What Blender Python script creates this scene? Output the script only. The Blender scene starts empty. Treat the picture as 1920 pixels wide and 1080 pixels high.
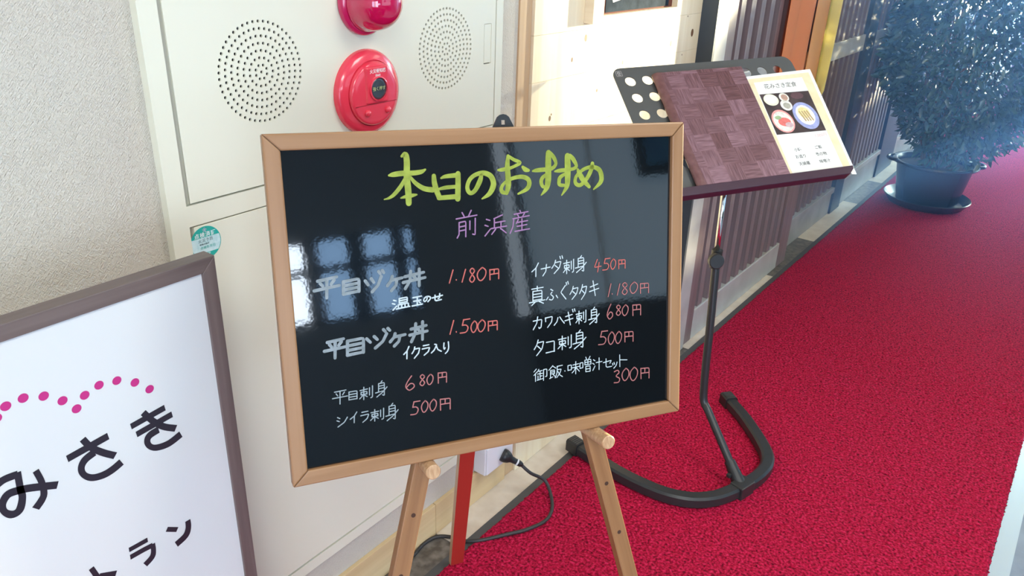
import bpy, math, random
from mathutils import Matrix, Vector, noise
random.seed(7)
S = bpy.context.scene
COL = S.collection
PI = math.pi

# ---------------------------------------------------------------- camera
cd = bpy.data.cameras.new('camera'); cam = bpy.data.objects.new('camera', cd); COL.objects.link(cam)
cd.sensor_width = 36; cd.lens = 1472.3 / 1920 * 36; cd.clip_start = .02
RC = Matrix(((.7988075, -.2771976, .5339177), (.6005988, .3166248, -.7341865), (.0344632, .9071440, .4194068)))
M = RC.to_4x4(); M.translation = (1.0859, 0, 1.45); cam.matrix_world = M
S.camera = cam

# ---------------------------------------------------------------- light
S.view_settings.view_transform = 'Standard'; S.view_settings.look = 'None'
S.view_settings.exposure = 0.34; S.view_settings.gamma = 1; S.view_settings.use_curve_mapping = False
W = bpy.data.worlds.new('world'); S.world = W; W.use_nodes = True
WORLD_COL, WORLD_STR = (.36, .62, 1.0), 6.0
W.node_tree.nodes['Background'].inputs[0].default_value = (*WORLD_COL, 1)
W.node_tree.nodes['Background'].inputs[1].default_value = WORLD_STR

def lamp(name, kind, loc, direction, energy, color, **kw):
    l = bpy.data.lights.new(name, kind); o = bpy.data.objects.new(name, l); COL.objects.link(o)
    o.location = loc; o.rotation_euler = Vector(direction).to_track_quat('-Z', 'Y').to_euler()
    l.energy = energy; l.color = color
    for k, v in kw.items(): setattr(l, k, v)
    return o
# low sun through the glass end of the hall
lamp('sun', 'SUN', (2, 9, 2), (-.335, -.94, -.065), 18.0, (.95, .98, 1.0), angle=math.radians(2))
# daylight entering by the window openings (one area lamp in each opening)
lamp('end_window_daylight', 'AREA', (2.5, 9.45, 1.7), (0, -1, 0), 240, (.55, .79, 1.0), shape='RECTANGLE', size=3.0, size_y=1.7)
lamp('side_window_daylight', 'AREA', (4.34, -1.12, 1.2), (-1, 0, 0), 10, (.92, .97, 1.0), shape='RECTANGLE', size=.42, size_y=.6)
# fill lamps added in unseen openings behind the camera
lamp('entrance_daylight', 'AREA', (3.0, -2.95, 1.15), (0, 1, 0), 10, (1.0, .97, .90), shape='RECTANGLE', size=1.2, size_y=1.9)
lamp('side_entrance_daylight', 'AREA', (4.16, -2.15, 1.15), (-1, .55, -.12), 30, (1.0, .93, .80), shape='RECTANGLE', size=1.3, size_y=2.0)
# ceiling panel lamps
CEIL = [(1.9, -.9), (1.9, 1.6), (1.9, 4.2), (1.9, 6.8)]
for k, (x, y) in enumerate(CEIL):
    lamp('ceiling_light', 'AREA', (x, y, 2.66), (0, 0, -1), [40, 30, 10, 7][k], (1.0, .99, .90), shape='RECTANGLE', size=1.2, size_y=.9)

# ---------------------------------------------------------------- materials
MATS = {}
def nt(m):
    m.use_nodes = True; t = m.node_tree; return t, t.nodes['Principled BSDF']
def mat(name, col, rough=.5, spec=.5, metal=0, bump=None, vary=None, coat=0, trans=0, ior=1.5, sheen=0, emis=0, alpha=1):
    """bump=(scale,strength,distance,stretch)  vary=(scale,col2,amount)"""
    if name in MATS: return MATS[name]
    m = bpy.data.materials.new(name); t, b = nt(m); N = t.nodes; L = t.links
    b.inputs['Base Color'].default_value = (*col, 1); b.inputs['Roughness'].default_value = rough
    b.inputs['Specular IOR Level'].default_value = spec; b.inputs['Metallic'].default_value = metal
    b.inputs['Coat Weight'].default_value = coat; b.inputs['Transmission Weight'].default_value = trans
    b.inputs['IOR'].default_value = ior; b.inputs['Sheen Weight'].default_value = sheen
    b.inputs['Alpha'].default_value = alpha
    tc = N.new('ShaderNodeTexCoord')
    if vary:
        n = N.new('ShaderNodeTexNoise'); n.inputs['Scale'].default_value = vary[0]; n.inputs['Detail'].default_value = 5
        mx = N.new('ShaderNodeMix'); mx.data_type = 'RGBA'
        r = N.new('ShaderNodeMapRange'); r.inputs[1].default_value = .35; r.inputs[2].default_value = .65
        L.new(tc.outputs['Object'], n.inputs['Vector']); L.new(n.outputs[0], r.inputs[0]); L.new(r.outputs[0], mx.inputs[0])
        mx.inputs[6].default_value = (*col, 1); mx.inputs[7].default_value = (*vary[1], 1)
        L.new(mx.outputs[2], b.inputs['Base Color'])
    if bump:
        n = N.new('ShaderNodeTexNoise'); n.inputs['Scale'].default_value = bump[0]; n.inputs['Detail'].default_value = 3
        mp = N.new('ShaderNodeMapping'); mp.inputs['Scale'].default_value = bump[3] if len(bump) > 3 else (1, 1, 1)
        bp = N.new('ShaderNodeBump'); bp.inputs['Strength'].default_value = bump[1]; bp.inputs['Distance'].default_value = bump[2]
        L.new(tc.outputs['Object'], mp.inputs[0]); L.new(mp.outputs[0], n.inputs['Vector'])
        L.new(n.outputs[0], bp.inputs['Height']); L.new(bp.outputs[0], b.inputs['Normal'])
    MATS[name] = m; return m

def wood(name, c1, c2, axis=2, scale=60, rough=.45, dark=None, coat=0, stretch=.04):
    if name in MATS: return MATS[name]
    m = bpy.data.materials.new(name); t, b = nt(m); N = t.nodes; L = t.links
    tc = N.new('ShaderNodeTexCoord'); mp = N.new('ShaderNodeMapping'); s = [1, 1, 1]; s[axis] = stretch; mp.inputs['Scale'].default_value = s
    n = N.new('ShaderNodeTexNoise'); n.inputs['Scale'].default_value = scale; n.inputs['Detail'].default_value = 6; n.inputs['Distortion'].default_value = .4
    r = N.new('ShaderNodeValToRGB'); r.color_ramp.elements[0].position = .32; r.color_ramp.elements[1].position = .68
    r.color_ramp.elements[0].color = (*c1, 1); r.color_ramp.elements[1].color = (*c2, 1)
    bp = N.new('ShaderNodeBump'); bp.inputs['Strength'].default_value = .12; bp.inputs['Distance'].default_value = .002
    L.new(tc.outputs['Object'], mp.inputs[0]); L.new(mp.outputs[0], n.inputs['Vector']); L.new(n.outputs[0], r.inputs[0])
    L.new(r.outputs[0], b.inputs['Base Color']); L.new(n.outputs[0], bp.inputs['Height']); L.new(bp.outputs[0], b.inputs['Normal'])
    b.inputs['Roughness'].default_value = rough; b.inputs['Coat Weight'].default_value = coat
    MATS[name] = m; return m

def wallpaper():
    m = bpy.data.materials.new('wallpaper'); t, b = nt(m); N = t.nodes; L = t.links
    b.inputs['Base Color'].default_value = (.64, .59, .505, 1); b.inputs['Roughness'].default_value = .8
    tc = N.new('ShaderNodeTexCoord'); outs = []
    for a in (.75, -.75):
        mp = N.new('ShaderNodeMapping'); mp.inputs['Rotation'].default_value = (a, 0, 0)
        mp2 = N.new('ShaderNodeMapping'); mp2.inputs['Scale'].default_value = (1, 1, .22)
        n = N.new('ShaderNodeTexNoise'); n.inputs['Scale'].default_value = 560; n.inputs['Detail'].default_value = 2
        L.new(tc.outputs['Object'], mp.inputs[0]); L.new(mp.outputs[0], mp2.inputs[0]); L.new(mp2.outputs[0], n.inputs['Vector']); outs.append(n)
    n3 = N.new('ShaderNodeTexNoise'); n3.inputs['Scale'].default_value = 330
    L.new(tc.outputs['Object'], n3.inputs['Vector'])
    mx = N.new('ShaderNodeMix'); r = N.new('ShaderNodeMapRange'); r.inputs[1].default_value = .40; r.inputs[2].default_value = .60
    L.new(n3.outputs[0], r.inputs[0]); L.new(r.outputs[0], mx.inputs[0]); L.new(outs[0].outputs[0], mx.inputs[2]); L.new(outs[1].outputs[0], mx.inputs[3])
    bp = N.new('ShaderNodeBump'); bp.inputs['Strength'].default_value = 1.0; bp.inputs['Distance'].default_value = .0042
    L.new(mx.outputs[0], bp.inputs['Height']); L.new(bp.outputs[0], b.inputs['Normal']); return m
M_WALLPAPER = wallpaper()
M_WHITE_WALL = mat('plain_wall', (.68, .67, .62), .85, bump=(90, .15, .001))
M_CEIL = mat('ceiling_paint', (.75, .75, .73), .9)
M_CAB = mat('cream_enamel', (.76, .745, .61), .32, .5, bump=(25, .03, .001))
M_CABIN = mat('cabinet_edge', (.62, .60, .50), .5)
M_DARK = mat('dark_void', (.012, .012, .012), .8)
M_BLACKPLA = mat('black_plastic', (.016, .017, .019), .42)
M_BLACKMET = mat('black_powder_coat', (.022, .025, .028), .34, .5, bump=(260, .1, .0005))
M_DESK = mat('desk_grey_black', (.08, .083, .083), .4, .5, bump=(260, .1, .0005))
M_CHROME = mat('chrome', (.75, .75, .74), .12, metal=1)
M_RED = mat('red_plastic', (.80, .045, .085), .22, .5, coat=.5)
M_LENS = mat('red_lens', (.62, .006, .085), .06, .6, coat=1, trans=.25, ior=1.49)
M_PINE = wood('pine', (.78, .64, .43), (.88, .77, .57), 2, 30, .5)
M_PINE_Y = wood('pine_along_wall', (.60, .42, .22), (.72, .54, .31), 1, 30, .5)
M_PINE_POST = wood('pine_post', (.50, .33, .19), (.62, .43, .26), 2, 34, .5)
M_KNOT = mat('pine_knot', (.16, .075, .03), .6)
M_FRAME_X = wood('board_frame_wood_across', (.27, .135, .056), (.33, .175, .08), 0, 70, .38)
M_FRAME_Y = wood('board_frame_wood_up', (.27, .135, .056), (.33, .175, .08), 1, 70, .38)
M_LEG = wood('easel_wood', (.22, .098, .036), (.31, .15, .060), 2, 90, .45)
M_LEG_TAN = wood('easel_wood_side', (.46, .30, .18), (.54, .37, .24), 2, 60, .5)
M_LEGRED = mat('red_paint', (.42, .035, .022), .45, bump=(120, .1, .0005))
M_SIGNWOOD = wood('grey_brown_laminate', (.115, .085, .078), (.165, .125, .115), 1, 80, .4)
M_SIGNWOOD_X = wood('grey_brown_laminate_across', (.115, .085, .078), (.165, .125, .115), 0, 80, .4)
M_SIGN = mat('sign_acrylic', (.66, .68, .675), .12, .5)
M_INKBLK = mat('sign_black', (.018, .018, .028), .35)
M_MAGENTA = mat('sign_magenta', (.50, .03, .20), .35)
M_LATT = wood('lattice_wood', (.16, .12, .128), (.23, .175, .182), 2, 40, .5)
M_LATTPOST = wood('lattice_post_wood', (.17, .12, .125), (.23, .17, .175), 2, 30, .45)
M_LATTBACK = mat('lattice_back', (.05, .035, .035), .7)
M_JAMB = mat('dark_jamb', (.022, .036, .055), .5, vary=(6, (.032, .048, .068), 1))
M_PALE = mat('pale_rail', (.40, .395, .38), .4, vary=(12, (.47, .465, .45), 1))
M_PLINTH = mat('grey_plinth', (.28, .28, .28), .45, vary=(9, (.36, .36, .36), 1))
M_TILE1 = mat('cream_stone', (.62, .52, .42), .35, vary=(14, (.74, .65, .55), 1))
M_TILE2 = mat('dark_stone', (.075, .062, .052), .35, vary=(38, (.19, .165, .145), 1))
M_TILE3 = mat('grey_stone', (.18, .21, .27), .25, vary=(10, (.24, .28, .34), 1))
M_TRIMG = mat('grey_rubber_edge', (.075, .075, .078), .6)
M_METAL = mat('metal_strip', (.45, .48, .50), .35, metal=.7)
M_OUTLET = mat('white_plastic', (.78, .77, .80), .4)
M_CORD = mat('cord_rubber', (.03, .028, .03), .5)
M_LIP = mat('plum_lip', (.045, .018, .035), .35)
M_GLASSY = mat('pot_black_plastic', (.018, .022, .026), .25)
M_SOIL = mat('soil', (.05, .035, .022), .9, bump=(60, .8, .01))
M_STEM = mat('stem_bark', (.14, .10, .07), .8)
M_CREAMPAPER = mat('cream_paper', (.80, .68, .42), .3, vary=(30, (.86, .76, .52), 1), coat=.6)
M_WHITEPAPER = mat('white_paper', (.86, .86, .82), .3, coat=.6)

def carpet_mat():
    m = bpy.data.materials.new('red_pile'); t, b = nt(m); N = t.nodes; L = t.links
    tc = N.new('ShaderNodeTexCoord')
    n = N.new('ShaderNodeTexNoise'); n.inputs['Scale'].default_value = 150; n.inputs['Detail'].default_value = 4
    r = N.new('ShaderNodeValToRGB'); e = r.color_ramp.elements
    e[0].position = .31; e[0].color = (.085, .0012, .010, 1); e[1].position = .72; e[1].color = (.66, .024, .105, 1)  # dark end paints the shadows between tufts into the pile colour
    e2 = e.new(.5); e2.color = (.38, .005, .036, 1)
    bp = N.new('ShaderNodeBump'); bp.inputs['Strength'].default_value = .9; bp.inputs['Distance'].default_value = .006
    L.new(tc.outputs['Object'], n.inputs['Vector']); L.new(n.outputs[0], r.inputs[0]); L.new(r.outputs[0], b.inputs['Base Color'])
    L.new(n.outputs[0], bp.inputs['Height']); L.new(bp.outputs[0], b.inputs['Normal'])
    b.inputs['Roughness'].default_value = .85; b.inputs['Sheen Weight'].default_value = .03
    b.inputs['Sheen Tint'].default_value = (1, .55, .7, 1); b.inputs['Specular IOR Level'].default_value = .08
    return m
M_CARPET = carpet_mat()

def parquet_mat():
    m = bpy.data.materials.new('parquet_vinyl'); t, b = nt(m); N = t.nodes; L = t.links
    tc = N.new('ShaderNodeTexCoord'); mp = N.new('ShaderNodeMapping'); mp.inputs['Scale'].default_value = (1 / .094, 1 / .094, 0)
    mp.inputs['Rotation'].default_value = (0, 0, 0)
    L.new(tc.outputs['Object'], mp.inputs[0])
    ck = N.new('ShaderNodeTexChecker'); ck.inputs['Scale'].default_value = 2; L.new(mp.outputs[0], ck.inputs[0])
    sn = N.new('ShaderNodeVectorMath'); sn.operation = 'SCALE'; sn.inputs['Scale'].default_value = 2
    fl = N.new('ShaderNodeVectorMath'); fl.operation = 'FLOOR'; wn = N.new('ShaderNodeTexWhiteNoise'); wn.noise_dimensions = '2D'
    L.new(mp.outputs[0], sn.inputs[0]); L.new(sn.outputs[0], fl.inputs[0]); L.new(fl.outputs[0], wn.inputs['Vector'])
    gs = []
    for s in ((14, 1, 1), (1, 14, 1)):
        m2 = N.new('ShaderNodeMapping'); m2.inputs['Scale'].default_value = s
        g = N.new('ShaderNodeTexNoise'); g.inputs['Scale'].default_value = 26; g.inputs['Detail'].default_value = 4
        L.new(tc.outputs['Object'], m2.inputs[0]); L.new(m2.outputs[0], g.inputs['Vector']); gs.append(g)
    mx = N.new('ShaderNodeMix'); L.new(ck.outputs[1], mx.inputs[0]); L.new(gs[0].outputs[0], mx.inputs[2]); L.new(gs[1].outputs[0], mx.inputs[3])
    r = N.new('ShaderNodeValToRGB'); r.color_ramp.elements[0].position = .3; r.color_ramp.elements[1].position = .7
    r.color_ramp.elements[0].color = (.12, .058, .062, 1); r.color_ramp.elements[1].color = (.27, .16, .17, 1)
    L.new(mx.outputs[0], r.inputs[0])
    hs = N.new('ShaderNodeMix'); hs.data_type = 'RGBA'; hs.blend_type = 'MULTIPLY'; hs.inputs[0].default_value = 1
    r2 = N.new('ShaderNodeValToRGB'); r2.color_ramp.elements[0].color = (.66, .52, .54, 1); r2.color_ramp.elements[1].color = (1.2, 1.15, 1.3, 1)
    L.new(wn.outputs[0], r2.inputs[0]); L.new(r.outputs[0], hs.inputs[6]); L.new(r2.outputs[0], hs.inputs[7])
    L.new(hs.outputs[2], b.inputs['Base Color']); b.inputs['Roughness'].default_value = .33
    return m
M_PARQUET = parquet_mat()

# ---------------------------------------------------------------- mesh helpers
class MB:
    def __init__(s): s.v = []; s.f = []; s.mi = []; s.mats = []
    def add(s, vs, fs, mi=0):
        o = len(s.v); s.v += [tuple(v) for v in vs]; s.f += [tuple(i + o for i in f) for f in fs]; s.mi += [mi] * len(fs); return s
    def box(s, a, b, mi=0):
        x0, y0, z0 = a; x1, y1, z1 = b
        return s.add([(x0, y0, z0), (x1, y0, z0), (x1, y1, z0), (x0, y1, z0), (x0, y0, z1), (x1, y0, z1), (x1, y1, z1), (x0, y1, z1)],
                     [(0, 3, 2, 1), (4, 5, 6, 7), (0, 1, 5, 4), (1, 2, 6, 5), (2, 3, 7, 6), (3, 0, 4, 7)], mi)
    def obox(s, p0, p1, w, t, side, mi=0):
        """bar from p0 to p1; w across 'side', t across the other normal"""
        p0, p1 = Vector(p0), Vector(p1); d = (p1 - p0).normalized(); sd = Vector(side); sd = (sd - d * sd.dot(d)).normalized(); n = d.cross(sd)
        q = [p + sd * a * w / 2 + n * b * t / 2 for p in (p0, p1) for a, b in ((-1, -1), (1, -1), (1, 1), (-1, 1))]
        return s.add(q, [(0, 3, 2, 1), (4, 5, 6, 7), (0, 1, 5, 4), (1, 2, 6, 5), (2, 3, 7, 6), (3, 0, 4, 7)], mi)
    def prism(s, poly, z0, z1, mi=0):
        n = len(poly); vs = [(x, y, z0) for x, y in poly] + [(x, y, z1) for x, y in poly]
        fs = [tuple(range(n))[::-1], tuple(range(n, 2 * n))] + [(i, (i + 1) % n, n + (i + 1) % n, n + i) for i in range(n)]
        return s.add(vs, fs, mi)
    def lathe(s, prof, seg=48, c=(0, 0), mi=0, caps=True):
        """profile of (r, z) about local Z"""
        vs = []; n = len(prof)
        for i in range(seg):
            a = 2 * PI * i / seg
            vs += [(c[0] + r * math.cos(a), c[1] + r * math.sin(a), z) for r, z in prof]
        fs = []
        for i in range(seg):
            j = (i + 1) % seg
            fs += [(i * n + k, j * n + k, j * n + k + 1, i * n + k + 1) for k in range(n - 1)]
        if caps:
            if prof[0][0] > 1e-6: fs.append(tuple(i * n for i in range(seg))[::-1])
            if prof[-1][0] > 1e-6: fs.append(tuple(i * n + n - 1 for i in range(seg)))
        return s.add(vs, fs, mi)
    def tube(s, pts, r, seg=10, mi=0, cap=True):
        pts = [Vector(p) for p in pts]; n = len(pts); rr = r if isinstance(r, (list, tuple)) else [r] * n
        vs = []; up = None
        for i, p in enumerate(pts):
            d = (pts[min(i + 1, n - 1)] - pts[max(i - 1, 0)]).normalized()
            if up is None:
                up = Vector((0, 0, 1)) if abs(d.z) < .9 else Vector((1, 0, 0))
            a = d.cross(up).normalized(); up = a.cross(d).normalized()
            vs += [p + (a * math.cos(2 * PI * k / seg) + up * math.sin(2 * PI * k / seg)) * rr[i] for k in range(seg)]
        fs = [(i * seg + k, i * seg + (k + 1) % seg, (i + 1) * seg + (k + 1) % seg, (i + 1) * seg + k) for i in range(n - 1) for k in range(seg)]
        if cap: fs += [tuple(range(seg))[::-1], tuple(range((n - 1) * seg, n * seg))]
        return s.add(vs, fs, mi)
    def rect_sweep(s, pts, w, h, z0=0, mi=0, r=.006):
        """flat path swept with a rounded rectangular section, standing on z0"""
        pts = [Vector((p[0], p[1], 0)) for p in pts]; n = len(pts)
        sec = [(-w / 2 + r, 0), (w / 2 - r, 0), (w / 2, r), (w / 2, h - r), (w / 2 - r, h), (-w / 2 + r, h), (-w / 2, h - r), (-w / 2, r)]
        vs = []
        for i, p in enumerate(pts):
            d = (pts[min(i + 1, n - 1)] - pts[max(i - 1, 0)]).normalized(); a = Vector((-d.y, d.x, 0))
            vs += [p + a * x + Vector((0, 0, z0 + z)) for x, z in sec]
        m = len(sec)
        fs = [(i * m + k, i * m + (k + 1) % m, (i + 1) * m + (k + 1) % m, (i + 1) * m + k) for i in range(n - 1) for k in range(m)]
        fs += [tuple(range(m))[::-1], tuple(range((n - 1) * m, n * m))]
        return s.add(vs, fs, mi)
    def ribbon(s, pts, z=0, mi=0):
        """flat pen stroke in XY: pts (x, y, width), round ends"""
        P = [(Vector((x, y)), w / 2) for x, y, w in pts]
        L = []; R = []
        for i, (p, w) in enumerate(P):
            d = P[min(i + 1, len(P) - 1)][0] - P[max(i - 1, 0)][0]
            d = d.normalized() if d.length > 1e-9 else Vector((1, 0)); a = Vector((-d.y, d.x))
            L.append(p + a * w); R.append(p - a * w)
            if i == 0: d0 = d
        o = len(s.v); n = len(P)
        vs = [(q.x, q.y, z) for q in L] + [(q.x, q.y, z) for q in R]
        fs = [(n + i, n + i + 1, i + 1, i) for i in range(n - 1)]
        def cap(p, w, ang, a, b):
            base = len(vs); K = 5
            for k in range(1, K):
                t = ang + PI * k / K; vs.append((p.x + w * math.cos(t), p.y + w * math.sin(t), z))
            fs.append((a,) + tuple(range(base, base + K - 1)) + (b,))
        a0 = math.atan2(d0.y, d0.x); cap(P[0][0], P[0][1], a0 + PI / 2, 0, n)
        a1 = math.atan2(d.y, d.x); cap(P[-1][0], P[-1][1], a1 - PI / 2, 2 * n - 1, n - 1)
        return s.add(vs, fs, mi)
    def stroke(s, pts, z0, z1):
        P = [(Vector((x, y)), w / 2) for x, y, w in pts]; n = len(P); L = []; R = []
        for i, (p, w) in enumerate(P):
            d = (P[min(i + 1, n - 1)][0] - P[max(i - 1, 0)][0]).normalized(); a = Vector((-d.y, d.x)); L.append(p + a * w); R.append(p - a * w)
        vs = [(q.x, q.y, z1) for q in L] + [(q.x, q.y, z1) for q in R]
        return s.add(vs, [(n + i, n + i + 1, i + 1, i) for i in range(n - 1)])
    def build(s, name, m, parent=None, smooth=False, bevel=0, label=None):
        me = bpy.data.meshes.new(name); me.from_pydata(s.v, [], s.f)
        ms = m if isinstance(m, (list, tuple)) else [m]
        for q in ms: me.materials.append(q)
        me.polygons.foreach_set('material_index', s.mi)
        if smooth: me.polygons.foreach_set('use_smooth', [True] * len(s.f))
        me.validate(); me.update()
        o = bpy.data.objects.new(name, me); COL.objects.link(o)
        if smooth == 'auto':
            md = o.modifiers.new('edges', 'EDGE_SPLIT'); md.split_angle = math.radians(35)
        if bevel:
            b = o.modifiers.new('soft_edges', 'BEVEL'); b.width = bevel; b.segments = 2; b.limit_method = 'ANGLE'
        if parent: o.parent = parent
        if label: o['label'] = label
        return o

def catmull(pts, k=4):
    if len(pts) < 3: return pts
    out = []; n = len(pts)
    for i in range(n - 1):
        p0, p1, p2, p3 = pts[max(i - 1, 0)], pts[i], pts[i + 1], pts[min(i + 2, n - 1)]
        for j in range(k):
            t = j / k
            out.append(tuple(.5 * (2 * b + (c - a) * t + (2 * a - 5 * b + 4 * c - d) * t * t + (3 * b - a - 3 * c + d) * t ** 3)
                             for a, b, c, d in zip(p0, p1, p2, p3)))
    out.append(tuple(pts[-1])); return out

def plate(name, outer, holes, thick, m, parent=None, z=0, label=None):
    """flat sheet in local XY with true holes"""
    cu = bpy.data.curves.new('c', 'CURVE'); cu.dimensions = '2D'; cu.fill_mode = 'BOTH'; cu.extrude = thick / 2
    for poly in [outer] + holes:
        sp = cu.splines.new('POLY'); sp.points.add(len(poly) - 1); sp.use_cyclic_u = True
        for p, (x, y) in zip(sp.points, poly): p.co = (x, y, 0, 1)
    tmp = bpy.data.objects.new('tmp', cu); COL.objects.link(tmp)
    dg = bpy.context.evaluated_depsgraph_get(); me = bpy.data.meshes.new_from_object(tmp.evaluated_get(dg))
    bpy.data.objects.remove(tmp); bpy.data.curves.remove(cu)
    me.name = name; me.materials.clear(); me.materials.append(m)
    for v in me.vertices: v.co.z += z
    o = bpy.data.objects.new(name, me); COL.objects.link(o)
    if parent: o.parent = parent
    if label: o['label'] = label
    return o

def glyphs(name, text, size, m, parent, loc, fat=0, shear=0, rot=0, label=None, scale=(1, 1), spacing=1):
    cu = bpy.data.curves.new('t', 'FONT'); cu.body = text; cu.size = size; cu.align_x = 'CENTER'; cu.align_y = 'CENTER'
    cu.offset = fat; cu.extrude = .00005; cu.shear = shear; cu.space_character = spacing; cu.resolution_u = 4
    tmp = bpy.data.objects.new('tmp', cu); COL.objects.link(tmp)
    dg = bpy.context.evaluated_depsgraph_get(); me = bpy.data.meshes.new_from_object(tmp.evaluated_get(dg))
    bpy.data.objects.remove(tmp); bpy.data.curves.remove(cu)
    me.name = name; me.materials.clear(); me.materials.append(m)
    ca, sa = math.cos(rot), math.sin(rot)
    for v in me.vertices:
        x, y = v.co.x * scale[0], v.co.y * scale[1]
        v.co = Vector((x * ca - y * sa + loc[0], x * sa + y * ca + loc[1], v.co.z + loc[2]))
    o = bpy.data.objects.new(name, me); COL.objects.link(o); o.parent = parent
    if label: o['label'] = label
    return o

def circ(cx, cy, r, n=24, ry=None):
    ry = ry or r
    return [(cx + r * math.cos(2 * PI * i / n), cy + ry * math.sin(2 * PI * i / n)) for i in range(n)]
def rrect(x0, y0, x1, y1, r, n=6):
    out = []
    for cx, cy, a0 in ((x1 - r, y1 - r, 0), (x0 + r, y1 - r, 90), (x0 + r, y0 + r, 180), (x1 - r, y0 + r, 270)):
        out += [(cx + r * math.cos(math.radians(a0 + 90 * i / n)), cy + r * math.sin(math.radians(a0 + 90 * i / n))) for i in range(n + 1)]
    return out

def thing(name, label, cat, mw=None, loc=None, group=None):
    o = bpy.data.objects.new(name, None); COL.objects.link(o); o.empty_display_size = .05
    if mw is not None: o.matrix_world = mw
    if loc is not None: o.location = loc
    o['label'] = label; o['category'] = cat
    if group: o['group'] = group
    return o
def structure(o, label=None):
    o['kind'] = 'structure'
    if label: o['label'] = label
    return o
def root_structure(name):
    o = bpy.data.objects.new(name, None); COL.objects.link(o); o['kind'] = 'structure'; return o
def frame_matrix(x, y, z, o):
    m = Matrix((x, y, z)).transposed().to_4x4(); m.translation = o; return m
def on_wall(x, y, z):   # local X along the wall (+y), local Y up, local Z out of the wall (+x)
    return frame_matrix((0, 1, 0), (0, 0, 1), (1, 0, 0), (x, y, z))
def share(o, parent, offset, name=None):
    c = o.copy(); COL.objects.link(c); c.parent = parent; c.location = Vector(o.location) + Vector(offset); return c

# ================================================================ SETTING
# floor slab with stone tiles as pieces
fl = MB().box((-.3, -3.2, -.08), (4.4, 18, -.022)).build('floor', mat('screed', (.25, .24, .23), .8)); structure(fl)
edges = [-1.4, -.83, .05, .62, 1.185, 2.0, 2.54, 3.45, 4.05, 4.88, 5.45, 6.3, 6.9, 7.8, 8.4, 9.3]
for i in range(len(edges) - 1):
    cream = edges[i] in (-.83, 1.185, 2.54, 4.05, 5.45, 6.9, 8.4) or i in (1,)
    if edges[i] in (.62, 2.0): cream = False
    MB().box((-.05, edges[i] + .0008, -.022), (.62, edges[i + 1] - .0008, -.001)).build('floor_tile', M_TILE1 if cream else M_TILE2, fl)
y = -3.0; k = 0
while y < 17:
    for j, x in enumerate((1.20, 1.80, 2.40, 3.0, 3.6)):
        MB().box((x + .001, y + .001, -.022), (x + .599, y + .599, -.001)).build('floor_tile', M_TILE3, fl)
    y += .6
structure(MB().box((1.187, -3, -.02), (1.232, 17, .004)).build('trim_1', M_METAL), 'flat metal edging strip along the carpet')

# left wall (wallpapered), pine part, lattice part
structure(MB().box((-.12, -3.0, -.02), (0, 1.482, 2.75)).build('wall_left', M_WALLPAPER))
bb = root_structure('baseboard_left')
for a, b in ((-3.0, -.62), (-.618, 1.182), (1.1835, 1.476)):
    MB().box((0, a, 0), (.011, b, .097)).build('board', M_PINE_Y, bb, bevel=.0012)
wp = MB().box((-.12, 1.482, -.02), (.0, 2.425, 2.75)).build('wall_pine', M_PINE); structure(wp, 'pale pine panelling between cabinet and dark jamb')
MB().box((-.02, 1.478, 0), (.0045, 1.524, 2.75)).build('post', M_PINE_POST, wp, bevel=.0008)
zs = [0, .30, .62, .98, 1.115, 1.222, 1.62, 2.0, 2.4, 2.75]
for a, b in zip(zs[:-1], zs[1:]):
    MB().box((0, 1.525, a + .0003), (.012, 2.425, b - .0003)).build('plank', M_PINE, wp)
for (yy, zz, ry, rz) in ((1.692, 1.153, .004, .006), (1.824, 1.061, .004, .0045), (1.607, 1.021, .005, .007), (1.613, 1.030, .0025, .003), (2.375, 1.166, .009, .012),
                     (2.234, 1.146, .005, .009), (2.33, 1.217, .0025, .0025), (2.32, 1.105, .0025, .0025), (1.95, 1.12, .004, .006), (1.75, 1.20, .006, .009), (1.66, .05, .006, .006)):
    pts = [(.0122 + .0001, yy + ry * math.cos(t * PI / 6), zz + rz * math.sin(t * PI / 6)) for t in range(12)]
    MB().add(pts, [tuple(range(12))]).build('knot', M_KNOT, wp)

lat = root_structure('wall_lattice'); lat['label'] = 'dark wooden lattice partition along the corridor'
MB().box((-.12, 2.425, -.02), (-.045, 9.5, 2.75)).build('back_panel', M_LATTBACK, lat)
MB().box((-.045, 2.425, 0), (.066, 2.438, 2.75)).build('jamb', M_JAMB, lat, label='dark blue-grey door jamb beside the pine wall')  # thin dark sheet carries the shade of the post's side in its colour
MB().box((-.045, 2.438, 0), (.0655, 2.53, 2.75)).build('post', M_PALE, lat, bevel=.002)
MB().box((-.045, 2.53, 0), (.056, 2.615, 2.75)).build('post', M_LATTPOST, lat, bevel=.003)
def slats(y0, y1, x1, z0, z1, pitch=.0885, w=.040, d=.032):
    n = max(1, round((y1 - y0) / pitch)); me = None
    for i in range(n):
        yy = y0 + (i + .5) * (y1 - y0) / n
        if me is None:
            o = MB().box((x1 - d, -w / 2, z0), (x1, w / 2, z1)).build('slat', M_LATT, lat); me = o; o.location = (0, yy, 0)
        else: share(me, lat, (0, yy - (y0 + .5 * (y1 - y0) / n), 0))
# near lattice door
for z0, z1 in ((0, .129), (.93, 1.01), (2.05, 2.15)):
    MB().box((-.01, 2.615, z0), (.056, 3.556, z1)).build('rail', M_PALE, lat, bevel=.004)
slats(2.625, 3.55, .05, .129, .93); slats(2.625, 3.55, .05, 1.01, 2.05)
MB().box((-.045, 3.556, 0), (.056, 3.68, 2.75)).build('post', M_LATTPOST, lat, bevel=.003)
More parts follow.
